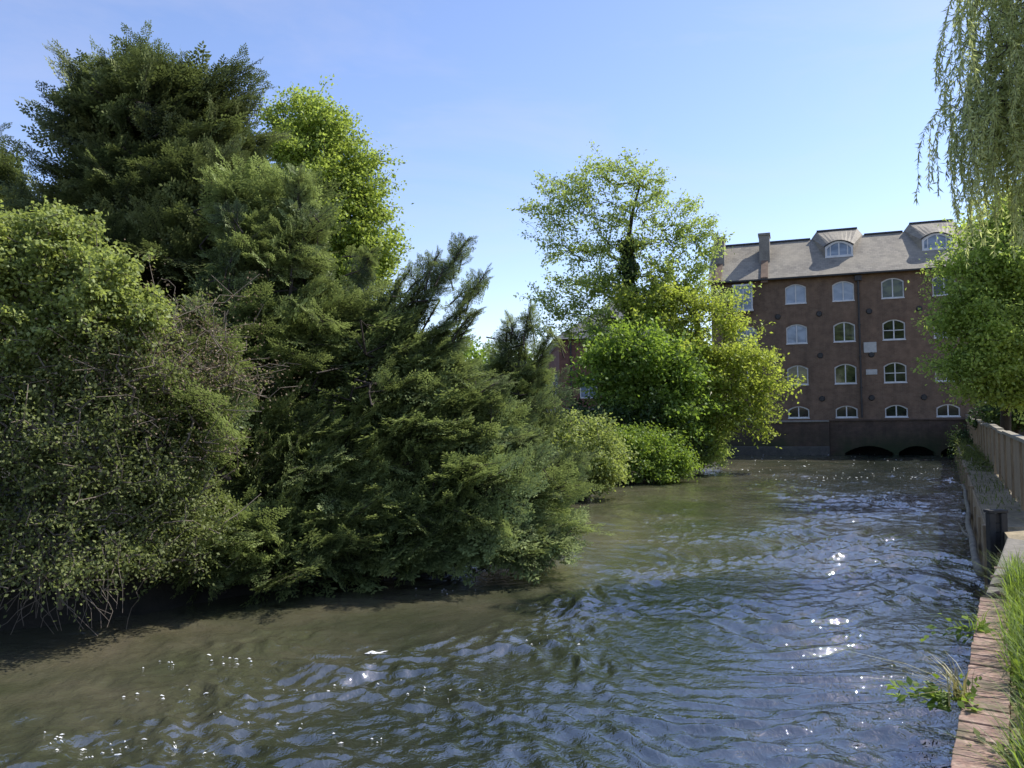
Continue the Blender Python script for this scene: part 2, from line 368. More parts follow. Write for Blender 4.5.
def build_foam_glints():
    g = np.random.default_rng(70); C = []
    def cl(px, py, n, sx, sy, r):
        p = on(px, py, 0)
        for _ in range(n): C.append((p.x+g.normal()*sx, p.y+g.normal()*sy, r*g.uniform(.25, 1.2)))
    cl(375, 654, 9, .07, .02, .028)
    for px, py, n in ((230, 660, 10), (190, 665, 8), (150, 695, 8), (110, 745, 12), (310, 690, 8), (60, 745, 8), (250, 725, 8), (420, 690, 10), (330, 740, 8), (480, 560, 6), (450, 590, 8), (190, 745, 8)): cl(px, py, n, .3, .09, .0065)  # tiny white flecks painted in as sun sparkle on the ripples
    for px, py, n in ((935, 675, 8), (560, 640, 5)): cl(px, py, n, .2, .14, .005)  # a few more flecks standing in for sun glints
    for k in range(110): cl(g.uniform(740, 955), g.uniform(455, 480), 1, .3, .3, .016)
    for px in (868, 910, 944): cl(px, 454, 14, .6, .3, .04)
    V, Q, c = [], [], 0
    for x, y, r in C:
        n = 8; an = np.arange(n)*2*np.pi/n; rr = r*(.6+.7*g.random(n)); el = g.uniform(1.5, 4.5); th = g.normal()*.3
        px = np.cos(an)*rr*el; py = np.sin(an)*rr*.7; qx, qy = x+px*math.cos(th)-py*math.sin(th), y+px*math.sin(th)+py*math.cos(th)
        ring = np.stack([qx, qy, water_z(qx, qy)+.006], -1); mid = np.array([[x, y, float(water_z(np.array([x]), np.array([y]))[0])+.016]])
        V.append(np.concatenate([ring, mid])); Q += [[c+i, c+(i+1) % n, c+(i+2) % n, c+n] for i in range(0, n, 2)]; c += n+1
    t = NT('foam_glints'); m = t.pbr(t.ramp(t.noise(t.coord(), 40), [(.35, (.5, .52, .52)), (.6, (.85, .86, .86))]), .5)
    tag(link('foam_glints', np_mesh('foam_glints', np.concatenate(V), Q, smooth=True), m), 'white flecks of froth and painted sun glints riding on the river', 'foam_glints', kind='stuff')
build_foam_glints()

# right bank: flat riverside ground with its edge on the wall line
def build_right_bank():
    m = MB()
    edge = [(W0.x + .24, W0.y - .15), (WA.x + .2, WA.y - .1), (WB_.x + .2, WB_.y - .1), (WC.x + .2, WC.y - .1), (WD.x + .14, BOX_D + .1), (QN.x + .04, BOX_D + .1), (QF.x + .05, QF.y), (33, 58)]
    z = [1.05, 1.06, 1.03, .96, .93, .97, 1.0, 1.0]
    far = [(60, -40), (120, -20), (200, 0), (300, 20), (400, 40), (500, 60), (600, 90), (700, 400)]
    bm = m.bm; nin = 5
    rows = []
    for (e, zz, q) in zip(edge, z, far):
        row = [bm.verts.new((e[0], e[1], -.8)), bm.verts.new((e[0], e[1], zz))]
        for k in range(1, nin + 1):
            f = (k/nin)**3
            row.append(bm.verts.new((e[0] + (q[0]-e[0])*f, e[1] + (q[1]-e[1])*f, zz + .1*f)))
        rows.append(row)
    for A, B in zip(rows, rows[1:]):
        for i in range(len(A)-1): bm.faces.new([A[i], A[i+1], B[i+1], B[i]])
    tag(m.build('riverside_ground', M['verge']), kind='structure')
build_right_bank()

# ------------------------------------------------------------------ foliage engine
def unit(a): return a/np.maximum(np.linalg.norm(a, axis=-1, keepdims=True), 1e-9)
UP = np.array([0, 0, 1.0])
def P(v): return np.array([v.x, v.y, v.z])

def frames(d, n):
    d = unit(d); s = unit(np.cross(n, d)); n2 = np.cross(d, s)
    return np.stack([d, s, n2], -1)         # columns: length, width, normal
def stamp(TV, TQ, pos, F, scale):
    """copies of a little template (leaf, spray) into one mesh"""
    sc_ = scale[:, None, None] if scale.ndim == 1 else scale[:, None, :]
    V = np.einsum('nij,nkj->nki', F, TV[None]*sc_) + pos[:, None, :]
    Q = TQ[None] + (np.arange(len(pos))*len(TV))[:, None, None]
    return V.reshape(-1, 3), Q.reshape(-1, 4)
LEAF = (np.array([[0, 0, 0], [.45, -.32, .06], [1, 0, -.08], [.45, .32, .06]]), np.array([[0, 1, 2, 3]]))
LEAF_LONG = (np.array([[0, 0, 0], [.4, -.095, .02], [1, 0, -.06], [.4, .095, .02]]), np.array([[0, 1, 2, 3]]))
def yew_plume(seed, gap=.062, ll=.088, lw=.036, kids=9):
    """a feathery yew branch end of length 1: two ranks of twigs, each set with flat leaflets"""
    g = random.Random(seed); V, Q, T = [], [], []
    def axis(t): return np.array([t, .05*math.sin(3*t+seed), .10*t-.16*t*t])
    def leaf(p, d, L, tint):
        d = unit(d); s_ = unit(np.cross(d, np.array([g.uniform(-.35, .35), g.uniform(-.35, .35), 1.])))
        i = len(V); V.extend([p, p+d*L*.55-s_*lw/2, p+d*L, p+d*L*.55+s_*lw/2]); Q.append([i, i+1, i+2, i+3]); T.extend([tint]*4)
    def twig(p0, d, L, base):
        n = max(3, int(L/gap)); s_ = unit(np.cross(d, np.array([0, 0, 1.])))
        for k in range(n):
            f = (k+.6)/n; p = p0+d*L*f+np.array([0, 0, -.35*(L*f)**2/max(L, .1)*.6])
            for sg in (-1, 1):
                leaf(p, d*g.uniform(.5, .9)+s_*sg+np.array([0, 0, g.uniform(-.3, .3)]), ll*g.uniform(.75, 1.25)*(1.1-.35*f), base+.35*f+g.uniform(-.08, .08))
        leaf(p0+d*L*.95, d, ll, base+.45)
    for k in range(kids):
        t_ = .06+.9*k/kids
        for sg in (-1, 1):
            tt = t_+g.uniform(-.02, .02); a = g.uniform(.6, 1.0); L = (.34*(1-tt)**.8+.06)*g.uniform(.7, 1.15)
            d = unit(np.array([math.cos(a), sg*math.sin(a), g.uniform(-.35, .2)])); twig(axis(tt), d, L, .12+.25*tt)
    twig(axis(.9), unit(np.array([1, 0, .05])), .16, .4)
    return np.array(V, float), np.array(Q), np.array(T)
PLUMES = [yew_plume(k) for k in range(5)]
PLUMES_FAR = [yew_plume(k+9, .066, .09, .04, 9) for k in range(4)]

def frusta(A, B, ra, rb, n=5):
    d = unit(B-A); h = np.where(np.abs(d[:, 2:3]) > .9, np.array([[1., 0, 0]]), np.array([[0, 0, 1.]]))
    s = unit(np.cross(d, h)); t_ = np.cross(d, s)
    an = np.arange(n)*2*np.pi/n
    ring = np.cos(an)[None, :, None]*s[:, None] + np.sin(an)[None, :, None]*t_[:, None]
    V = np.concatenate([A[:, None]+ring*ra[:, None, None], B[:, None]+ring*rb[:, None, None]], 1)
    q = np.array([[i, (i+1) % n, n+(i+1) % n, n+i] for i in range(n)])
    Q = q[None]+(np.arange(len(A))*2*n)[:, None, None]
    return V.reshape(-1, 3), Q.reshape(-1, 4)

def grow(root, tips, step=.5, r_tip=.008, expo=2.35, sag=.05, upness=.6, wob=.06):
    """branch skeleton: joins every tip to the trunk path; returns nodes, parents, radii"""
    pos = [np.array(p, float) for p in root]; par = [-1] + list(range(len(root)-1))
    base = pos[0]; mid = np.array(root)
    dmin = np.min(np.linalg.norm(tips[:, None]-mid[None], axis=2), axis=1)
    cap = len(root)+len(tips)*14; arr = np.zeros((cap, 3)); arr[:len(pos)] = pos; n = len(pos)
    tipnode = np.zeros(len(tips), int)
    for ti in np.argsort(dmin):
        T = tips[ti]; D = T-arr[:n]; L = np.linalg.norm(D, axis=1)+1e-6
        cost = L*(1+upness*np.maximum(0, -D[:, 2]/L)) + np.where(L < .02, 9, 0)
        j = int(np.argmin(cost)); A = arr[j].copy(); ln = L[j]
        k = min(12, max(1, int(ln/step))); prev = j
        o = rng.normal(size=3)*wob*ln
        for i in range(1, k+1):
            s = i/k; p = A+(T-A)*s + (o*math.sin(math.pi*s) if k > 1 else 0); p[2] += sag*ln*math.sin(math.pi*s)
            arr[n] = p; par.append(prev); prev = n; n += 1
        tipnode[ti] = prev
    arr = arr[:n]; par = np.array(par)
    acc = np.zeros(n)
    rad = np.zeros(n)
    for i in range(n-1, -1, -1):
        rad[i] = max(r_tip, acc[i]**(1/expo))
        if par[i] >= 0: acc[par[i]] += rad[i]**expo
    return arr, par, rad, tipnode

def lobe_points(lobes, n, shell=.5, seed=0):
    """points spread through ellipsoids (x, y, z, rx, ry, rz, weight), denser outside; also outward directions"""
    g = np.random.default_rng(seed)
    Lb = np.array(lobes, float); wgt = Lb[:, 6]*(Lb[:, 3]*Lb[:, 4]*Lb[:, 5])**(2/3); wgt /= wgt.sum()
    k = g.choice(len(Lb), n, p=wgt)
    d = unit(g.normal(size=(n, 3))); r = (shell**3+(1-shell**3)*g.random(n))**(1/3)
    f = g.uniform(1.6, 2.6, (6, 3)); p_ = g.uniform(0, 6, 6)          # lumps and hollows in the outline
    r = r*(1.0+.11*sum(np.sin((d*f[q]).sum(1)*2.2+k*1.7+p_[q]) for q in range(6))*.8)
    C = Lb[k]
    return C[:, :3]+d*r[:, None]*C[:, 3:6], unit(d/C[:, 3:6]*C[:, 3:6].mean(1, keepdims=True)), k

def lobe(px, py, d, rpx, rpy, rd=None, wgt=1.0):
    c = at(px, py, d); k = d/FPX
    return (c.x, c.y, c.z, rpx*k, (rd if rd else .8*(rpx+rpy)/2*k), rpy*k, wgt)

def stem_path(base, top, n=5, bend=.15):
    b, t_ = np.array(base, float), np.array(top, float)
    o = rng.normal(size=3)*bend; o[2] = 0
    return [b+(t_-b)*i/n + o*math.sin(math.pi*i/n) for i in range(n+1)]

def trunk_mesh(arr, par, rad, base_r, rmin=0):
    i = np.where(par >= 0)[0]
    ra, rb = rad[par[i]], rad[i]
    scale = base_r/max(rad.max(), 1e-6)
    f = lambda r: np.minimum(r*1.0, 9)*np.where(r > .02, 1+(scale-1)*np.clip((r-.02)/(rad.max()-.02+1e-6), 0, 1), 1)
    ra = np.minimum(f(ra), f(rb)*1.35+.004)
    big = rb > .03
    V1, Q1 = frusta(arr[par[i]][big], arr[i][big], ra[big], f(rb)[big], 8)
    V2, Q2 = frusta(arr[par[i]][~big], arr[i][~big], ra[~big], f(rb)[~big], 4)
    return np.concatenate([V1, V2]), np.concatenate([Q1, Q2+len(V1)])

def drop_inside(V): return V

def lobe_out(p, lobes):
    L = np.array(lobes, float); d = (p[:, None]-L[None, :, :3])/L[None, :, 3:6]; k = np.argmin((d**2).sum(2), 1)
    return unit(d[np.arange(len(p)), k])

def leafy(name, label, cat, root, lobes, ntips, leaves, size, mat, bark='bark', base_r=.18, shell=.45, spread=.32, flat=.7, template=LEAF,
          seed=1, group=None, ground=None, r_tip=.008, clump=6, clump_r=.45, droop=.0, up=.6, sag=.05, shoots=.35, shoot_len=None):
    """broadleaved tree or shrub > trunk (with all limbs), crown"""
    g = np.random.default_rng(seed); shoot_len = shoot_len or clump_r*2.6
    cl, od, _ = lobe_points(lobes, max(1, ntips//clump), shell, seed)
    tips = np.repeat(cl, clump, 0); od = np.repeat(od, clump, 0)
    tips = tips + g.normal(size=tips.shape)*clump_r*np.array([1, 1, .55])
    ctint = np.repeat(g.random(len(cl)), clump)
    if shoots:
        ns = int(len(cl)*shoots); ii = g.choice(len(cl), ns, replace=False)
        o_ = unit(lobe_out(cl[ii], lobes)+UP*.5+g.normal(size=(ns, 3))*.35); ln_ = g.uniform(.3, 1.0, ns)*shoot_len
        f_ = np.linspace(.2, 1, 5)
        st_ = (cl[ii][:, None]+o_[:, None]*(ln_[:, None]*f_)[:, :, None]).reshape(-1, 3)
        tips = np.concatenate([tips, st_]); od = np.concatenate([od, np.repeat(o_, 5, 0)]); ctint = np.concatenate([ctint, np.repeat(.4+.6*g.random(ns), 5)])
    if ground is not None:
        k = tips[:, 2] > ground + .1; tips, od, ctint = tips[k], od[k], ctint[k]
    e = empty(name, tuple(root[0])); tag(e, label, cat, group)
    off = np.array(root[0])
    arr, par, rad, tn = grow(root, tips, r_tip=r_tip, upness=up, sag=sag)
    V, Q = trunk_mesh(arr, par, rad, base_r)
    link('trunk', np_mesh('trunk', V-off, Q, smooth=True), M[bark], e)
    T = len(tips); n = T*leaves
    tw = unit(arr[tn]-arr[par[tn]] + .6*od*np.linalg.norm(arr[tn]-arr[par[tn]], axis=1, keepdims=True))
    tw = np.repeat(tw, leaves, 0); base = np.repeat(tips, leaves, 0)
    s = g.random(n)
    pos = base + tw*(s[:, None]*1.4-.9)*spread + g.normal(size=(n, 3))*spread*.42*np.array([1, 1, .6])
    pos[:, 2] -= droop*s**2
    out = unit(tw*.5 + g.normal(size=(n, 3))*.75 + np.array([0, 0, -.25]))
    nrm = unit(UP*flat + g.normal(size=(n, 3))*.55 + S_np*.25)
    if ground is not None:
        k = pos[:, 2] > ground; pos, out, nrm = pos[k], out[k], nrm[k]; ct = np.repeat(ctint, leaves)[k]
    else: ct = np.repeat(ctint, leaves)
    F = frames(out, nrm); scl = size*(.65+.7*g.random(len(pos)))
    V, Q = stamp(template[0], template[1], pos-off, F, scl)
    tint = np.repeat(.25+.5*g.random(len(pos))+.5*(ct-.3), len(template[0]))
    link('crown', np_mesh('crown', V, Q, tint), M[mat], e)
    return e, arr, par, rad
S_np = np.array([S.x, S.y, S.z])

def conifer(name, label, root, lobes, nb, mat, lean=(0, 0, .3), blen=(1.2, 2.1), base_r=.25, seed=1, far=False,
            shell=.5, bark='bark_dark', ground=.1, group=None, jitter=.45, cat='yew tree', kids=11, roll_=.55, lead_=.12, limbs=()):
    """yew: limbs carry flat boughs; a bough is a fan of feathery plumes, each two ranks of leafy twigs"""
    T_ = PLUMES_FAR if far else PLUMES
    g = np.random.default_rng(seed); ln = np.array(lean)
    tip, od, _ = lobe_points(lobes, nb, shell, seed)
    nl = int(nb*lead_)
    t2, o2, _ = lobe_points(lobes, nl, .95, seed+500)
    tip = np.concatenate([tip, t2 + unit(o2*.5+ln*1.5)*g.uniform(.1, .5, nl)[:, None]]); od = np.concatenate([od, o2]); lead = np.r_[np.zeros(nb), np.ones(nl)]
    k = tip[:, 2] > ground + .2; tip, od, lead = tip[k], od[k], lead[k]
    lt, lb, lp = [], [], []
    for (x0, y0, d0, x1, y1, d1) in limbs:                     # long limbs that stand clear of the crown
        a_, b_ = g3(x0, y0, d0), g3(x1, y1, d1); dd = b_-a_; Lm = np.linalg.norm(dd); lp.append((a_, b_))
        for s in np.arange(.25, 1.01, .15/Lm):
            v = unit(dd/Lm+g.normal(size=3)*(.16 if s > .97 else .5)); q = a_+dd*s
            lt.append(q+v*.35*(1.15-s)); lb.append(q+v*.35*(1.15-s)-v*g.uniform(.55, .9)*(1.25-.5*s))
    m0 = len(tip)
    if limbs:
        tip = np.concatenate([tip, np.array(lt)]); od = np.concatenate([od, np.zeros((len(lt), 3))+UP]); lead = np.r_[lead, np.full(len(lt), .6)]
    n = len(tip)
    hor = tip-np.array(root[-1]); hor[:, 2] = 0
    ax = unit(od*.6 + .6*unit(hor) + ln*(1+lead[:, None]) + g.normal(size=(n, 3))*jitter*.5)
    L = g.uniform(blen[0], blen[1], n)*(1+.15*lead)
    base = tip-ax*L[:, None]
    if limbs: base[m0:] = np.array(lb); L[m0:] = np.linalg.norm(tip[m0:]-base[m0:], axis=1)
    base[:, 2] = np.maximum(base[:, 2], ground+.05); ax = unit(tip-base)
    e = empty(name, tuple(root[0])); tag(e, label, cat, group); off = np.array(root[0])
    arr, par, rad, tn = grow(root, base[lead < .5], r_tip=.014, upness=.5, sag=-.02, wob=.03)
    V, Q = trunk_mesh(arr, par, rad, base_r); TV, TQ, c0 = [V], [Q], len(V)
    side0 = unit(np.cross(ax, UP)+1e-6); nr0 = unit(np.cross(side0, ax))
    roll = g.normal(size=n)*roll_
    nr = nr0*np.cos(roll)[:, None]+side0*np.sin(roll)[:, None]; sd_ = np.cross(nr, ax)
    bt = g.random(n)
    # plumes of every bough
    I = np.repeat(np.arange(n), kids); s_ = np.tile(np.r_[np.linspace(.22, .92, kids-1), 1.0], n); end = s_ > .99
    s_ = np.clip(s_+g.normal(size=len(I))*.025, .1, 1.0)
    sg = np.tile(np.where(np.arange(kids) % 2, 1., -1.), n)
    a = g.uniform(.55, .95, len(I)); a[end] = g.normal(size=end.sum())*.1
    A, SD, NR = ax[I], sd_[I], nr[I]
    pl = L[I]*(.42*(1-s_)+.30)*g.uniform(.8, 1.2, len(I)); pl[end] = L[I][end]*.42
    pb = base[I]+A*(L[I]*s_)[:, None]+NR*(.10*L[I]*np.sin(np.pi*s_))[:, None]; pb[end] -= A[end]*(L[I][end]*.35)[:, None]
    pd = unit(A*np.cos(a)[:, None]+SD*(sg*np.sin(a))[:, None]+g.normal(size=(len(I), 3))*.13-UP*.12*g.random(len(I))[:, None])
    pn = unit(NR+g.normal(size=(len(I), 3))*.28)
    kk = (pb[:, 2] > ground) & ((pb+pd*pl[:, None])[:, 2] > ground*.4)
    pb, pd, pn, pl, I = pb[kk], pd[kk], pn[kk], pl[kk], I[kk]
    m_ = base*.5+tip*.5+nr*(.10*L)[:, None]
    V2, Q2 = frusta(np.concatenate([base, m_, pb]), np.concatenate([m_, base*.08+tip*.92, pb+pd*pl[:, None]*.85]),
                    np.r_[np.full(n, .014), np.full(n, .010), np.full(len(pb), .006)], np.r_[np.full(n, .010), np.full(n, .005), np.full(len(pb), .002)], 4)
    TV.append(V2); TQ.append(Q2+c0); c0 += len(V2)
    for a_, b_ in lp:
        tt_ = np.linspace(0, 1, 9)[:, None]; pp = a_+(b_-a_)*tt_-UP*(.12*np.linalg.norm(b_-a_)*np.sin(np.pi*tt_)*0); rr = .035-.03*tt_[:, 0]
        V3, Q3 = frusta(pp[:-1], pp[1:], rr[:-1], rr[1:], 6); TV.append(V3); TQ.append(Q3+c0); c0 += len(V3)
    link('trunk', np_mesh('trunk', np.concatenate(TV)-off, np.concatenate(TQ), smooth=True), M[bark], e)
    F = frames(pd, pn); kind = g.integers(0, len(T_), len(pb))
    VV, QQ, TT, c = [], [], [], 0
    for q, (tv, tq, tt) in enumerate(T_):
        m = kind == q
        if not m.any(): continue
        V, Q = stamp(tv, tq, pb[m]-off, F[m], np.stack([pl[m], pl[m]*g.uniform(.85, 1.2, m.sum()), pl[m]], -1))
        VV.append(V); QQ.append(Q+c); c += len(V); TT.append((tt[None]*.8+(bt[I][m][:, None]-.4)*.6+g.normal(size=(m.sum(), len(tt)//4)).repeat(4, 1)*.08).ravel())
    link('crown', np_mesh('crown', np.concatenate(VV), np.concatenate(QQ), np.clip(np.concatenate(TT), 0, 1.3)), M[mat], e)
    return e

def g3(px, py, d, z=None):
    p = P(at(px, py, d))
    if z is not None: p[2] = z
    return p

exec_trees = True
# ---- left bank -------------------------------------------------------------------------
# great dark yew at the back left
conifer('yew_tree', 'tallest dark yew with a broad rounded top, behind the leafy bush at left',
        stem_path(g3(150, 420, 16.2, .95), g3(150, 90, 16.2), 6, .25),
        [lobe(150, 105, 16, 80, 50), lobe(88, 138, 16, 46, 40), lobe(225, 130, 15.8, 52, 50), lobe(110, 95, 16, 50, 40), lobe(195, 95, 16, 50, 40), lobe(120, 180, 15.6, 80, 60), lobe(215, 190, 15.4, 60, 70),
         lobe(70, 215, 16, 50, 55), lobe(150, 270, 15.2, 100, 70), lobe(245, 260, 15.4, 50, 80), lobe(120, 360, 15.4, 110, 70, None, .6)],
        330, 'yew_dark', (0, 0, .55), (1.2, 2.0), .34, 21, True, lead_=.2)
# upright olive yew in front of it
conifer('yew_tree', 'upright olive-green yew in the middle of the left bank, narrowing to a leafy spire',
        stem_path(g3(262, 560, 13.6, .6), g3(250, 190, 13.4), 6, .2),
        [lobe(245, 205, 13.3, 32, 42), lobe(255, 270, 13.1, 50, 60), lobe(300, 250, 13.5, 42, 50), lobe(245, 360, 12.7, 62, 70), lobe(320, 350, 13, 55, 70),
         lobe(250, 460, 12.2, 75, 70), lobe(330, 470, 12.4, 60, 70), lobe(265, 545, 11.6, 80, 45), lobe(180, 500, 11.6, 55, 60), lobe(210, 560, 11.2, 60, 35), lobe(330, 550, 11.8, 50, 35), lobe(150, 430, 10.6, 60, 60), lobe(120, 510, 10.0, 60, 50), lobe(190, 380, 11, 40, 50), lobe(200, 540, 10.8, 60, 35)],
        370, 'yew', (-.02, -.25, .4), (.9, 1.6), .24, 22, limbs=[(230, 430, 11.6, 118, 330, 10.2), (230, 480, 11.4, 70, 385, 9.9), (220, 500, 11.2, 92, 455, 9.8), (230, 400, 11.8, 190, 300, 10.9), (240, 330, 12.6, 225, 205, 12.8), (290, 300, 13, 300, 170, 13.2)])
# leaning yew whose fronds reach over the river
conifer('yew_tree', 'leaning yew with long feathery branches reaching out over the river',
        [g3(330, 570, 13.6, .55), g3(345, 500, 13.5), g3(370, 430, 13.4), g3(405, 360, 13.3), g3(440, 300, 13.2)],
        [lobe(400, 350, 13.3, 40, 36, None, .5), lobe(365, 345, 13.5, 40, 46, None, .6), lobe(440, 375, 13.1, 36, 34, None, .6), lobe(400, 410, 12.9, 65, 55),
         lobe(480, 430, 12.9, 45, 55), lobe(400, 490, 12.4, 70, 55), lobe(485, 500, 12.5, 60, 50), lobe(530, 512, 12.9, 38, 46), lobe(420, 545, 12.1, 70, 32),
         lobe(510, 545, 12.5, 60, 28), lobe(350, 545, 12.2, 60, 35)],
        250, 'yew', (.6, -.1, .30), (1.1, 1.8), .2, 23, lead_=.2,
        limbs=[(340, 440, 13.5, 470, 236, 13.1), (350, 420, 13.5, 440, 252, 13.2), (380, 430, 13.3, 486, 272, 13), (400, 430, 13.2, 478, 312, 12.9), (335, 390, 13.6, 412, 266, 13.4), (330, 360, 13.7, 372, 250, 13.6),
               (420, 470, 13, 512, 378, 12.9), (430, 490, 12.9, 545, 432, 12.8), (440, 520, 12.7, 566, 486, 12.7), (430, 535, 12.5, 565, 545, 12.6), (420, 540, 12.3, 548, 566, 12.3), (300, 330, 13.6, 318, 212, 13.5)])
# slimmer yew behind with two ragged tops
conifer('yew_tree', 'smaller yew with a thin ragged top showing against the sky right of the leaning yew',
        [g3(500, 480, 15.2, .7), g3(505, 400, 15.2), g3(512, 345, 15.2)],
        [lobe(495, 375, 15.2, 36, 36), lobe(522, 398, 15, 28, 34), lobe(510, 440, 15, 52, 50), lobe(552, 485, 14.8, 32, 34), lobe(555, 515, 14.4, 40, 34)],
        80, 'yew', (.35, 0, .5), (.8, 1.3), .12, 24, limbs=[(505, 420, 15.2, 532, 306, 15), (512, 430, 15.2, 552, 330, 15), (500, 420, 15.2, 508, 316, 15.1), (515, 450, 15, 556, 418, 14.8)])
# dark tree at the left edge
conifer('yew_tree', 'dark yew cut by the left edge of the view, behind the bush',
        stem_path(g3(-25, 420, 18, 1.0), g3(-20, 170, 18), 5, .2),
        [lobe(-8, 175, 18, 38, 50), lobe(-30, 240, 18, 70, 70), lobe(20, 250, 18, 40, 50), lobe(-10, 340, 18, 70, 70), lobe(-150, 250, 15, 90, 130, None, .6), lobe(-330, 260, 12.5, 110, 150, None, .6), lobe(-520, 260, 12, 130, 170, None, .6)],  # lobes far left are out of view, added to keep open sky off the water
        230, 'yew_dark', (.1, 0, .5), (1.2, 2.0), .25, 25, True)

# bright lime behind the yews
leafy('lime_tree', 'tall bright yellow-green lime tree rising behind the dark yews', 'tree',
      stem_path(g3(335, 410, 25, 1.1), g3(332, 160, 25), 6, .3),
      [lobe(292, 150, 25.2, 24, 40), lobe(310, 120, 25, 20, 22), lobe(338, 124, 25, 18, 24), lobe(358, 154, 25, 16, 22), lobe(322, 167, 24.8, 36, 36), lobe(370, 202, 25, 14, 24), lobe(344, 217, 24.7, 42, 40),
       lobe(377, 247, 25, 16, 26), lobe(337, 262, 24.6, 46, 40), lobe(292, 222, 25, 30, 50), lobe(342, 312, 24.6, 50, 50, None, .7), lobe(282, 312, 25, 60, 60, None, .5)],
      2700, 34, .105, 'lime', 'bark', .3, .5, .32, .6, seed=31, clump=8, clump_r=.34)
# mid green trees far behind the gap
leafy('distant_tree', 'hazy green tree far behind the gap between yew and house', 'tree',
      stem_path(g3(500, 411, 66, 1), g3(500, 375, 66), 4, .3),
      [lobe(495, 380, 66, 34, 26), lobe(530, 388, 66, 24, 20), lobe(460, 375, 66, 30, 30), lobe(500, 402, 66, 50, 14)],
      420, 22, .36, 'bush', 'bark', .3, .5, 1.1, .6, seed=33, clump=6, clump_r=.9)

def far_wood():
    g = np.random.default_rng(88); n = 26000
    x = g.uniform(-170, 26, n); y = 100+g.normal(size=n)*7
    top = 5.2+1.6*np.sin(x*.11)+1.1*np.sin(x*.37+1)+.6*np.sin(x*.9)
    z = .8+(top)*np.sqrt(g.random(n))
    F = frames(unit(g.normal(size=(n, 3))), unit(UP*.6+g.normal(size=(n, 3))*.6)); V, Q = stamp(LEAF[0], LEAF[1], np.stack([x, y, z], -1), F, g.uniform(.5, 1.1, n))
    tag(link('far_wood', np_mesh('far_wood', V, Q, np.repeat(g.random(n), 4)), M['bush']), 'far line of trees on the horizon behind the left bank', 'wood', kind='stuff')
far_wood()

# big leafy bush at the left with brambles below
leafy('elder_bush', 'large sunlit leafy bush filling the left edge below the dark yew', 'bush',
      stem_path(g3(40, 600, 10.2, .5), g3(60, 350, 10.1), 4, .2),
      [lobe(15, 245, 10, 40, 32), lobe(60, 245, 10, 34, 30), lobe(100, 280, 9.9, 36, 30), lobe(130, 312, 9.9, 28, 24), lobe(15, 300, 9.8, 55, 40), lobe(80, 315, 9.8, 50, 34),
       lobe(-50, 290, 10, 50, 60), lobe(-50, 400, 9.7, 60, 70, None, .5), lobe(20, 360, 9.7, 60, 30, None, .5)],
      2300, 24, .058, 'elder', 'cane', .06, .6, .13, .6, seed=35, clump=11, clump_r=.13, shoots=.5, shoot_len=.5, ground=.3, r_tip=.005)
leafy('bramble_bush', 'dark tangled bramble bush with bare arching canes low over the water at left', 'bush',
      stem_path(g3(60, 610, 9.9, .3), g3(70, 520, 9.6), 3, .1),
      [lobe(20, 490, 9.5, 80, 55), lobe(110, 470, 9.8, 70, 60), lobe(60, 550, 9.4, 80, 45, None, .8), lobe(160, 530, 10.2, 60, 55), lobe(-50, 520, 9.6, 60, 70), lobe(190, 400, 10.8, 45, 60, None, .7), lobe(195, 330, 11.2, 36, 40, None, .7), lobe(110, 545, 9.9, 70, 40), lobe(-160, 520, 9, 90, 80, None, .5), lobe(40, 430, 9.6, 80, 60), lobe(110, 370, 9.9, 60, 45), lobe(20, 375, 9.7, 60, 40)],  # farthest left lobe is unseen, added so the water reflects leaves, not sky
      3000, 18, .046, 'bramble', 'cane', .04, .35, .22, .45, seed=36, clump=5, clump_r=.22, ground=.12, r_tip=.005, sag=.18)

leafy('dead_bramble', 'patch of dry pinkish-brown bramble between the sunlit bush and the yew', 'bush',
      stem_path(g3(190, 480, 10.9, .4), g3(190, 400, 10.9), 4, .1),
      [lobe(175, 325, 10.5, 50, 36), lobe(140, 365, 9.9, 60, 36), lobe(205, 365, 10.7, 50, 44), lobe(170, 420, 10.2, 60, 40)],
      360, 9, .035, 'dead', 'cane', .03, .3, .3, .4, seed=37, clump=4, clump_r=.34, r_tip=.004, sag=.15)

def canes(parent, pairs, seed, r=.009):
    """bare arching canes, one mesh, as a part of their bush"""
    g = np.random.default_rng(seed); off = np.array(parent.location)
    for (p, q, h) in pairs:
        pts = np.array([p+(q-p)*s + UP*h*math.sin(math.pi*min(1, s*1.0)) + g.normal(size=3)*.03 for s in np.linspace(0, 1, 10)])
        rr = r*(1-.08*np.arange(10))
        V, Q = frusta(pts[:-1], pts[1:], rr[:-1], rr[1:], 5)
        link('cane', np_mesh('cane', V-off, Q, smooth=True), M['cane'], parent)
bram = [o for o in col.objects if o.name == 'bramble_bush'][0]
g = np.random.default_rng(77); prs = []
for i in range(12):
    a = g3(g.uniform(-60, 190), g.uniform(440, 580), g.uniform(9.2, 10.2)); b = a + np.array([g.normal(0, .6), g.uniform(-.9, .1), g.uniform(-1.3, -.2)])
    b[2] = max(b[2], .04); prs.append((a, b, g.uniform(.1, .45)))
for i in range(34):
    a = g3(g.uniform(-20, 130), g.uniform(520, 570), 9.3); b = g3(g.uniform(-20, 130), g.uniform(595, 640), 9.0); b[2] = max(b[2], .03); prs.append((a, b, g.uniform(.1, .35)))
for i in range(12):
    a = g3(g.uniform(140, 235), g.uniform(300, 400), g.uniform(10.2, 11)); b = a + np.array([g.normal(0, .5), g.uniform(-.5, .2), g.uniform(-.7, .5)]); prs.append((a, b, g.uniform(.0, .3)))
canes(bram, prs, 5)

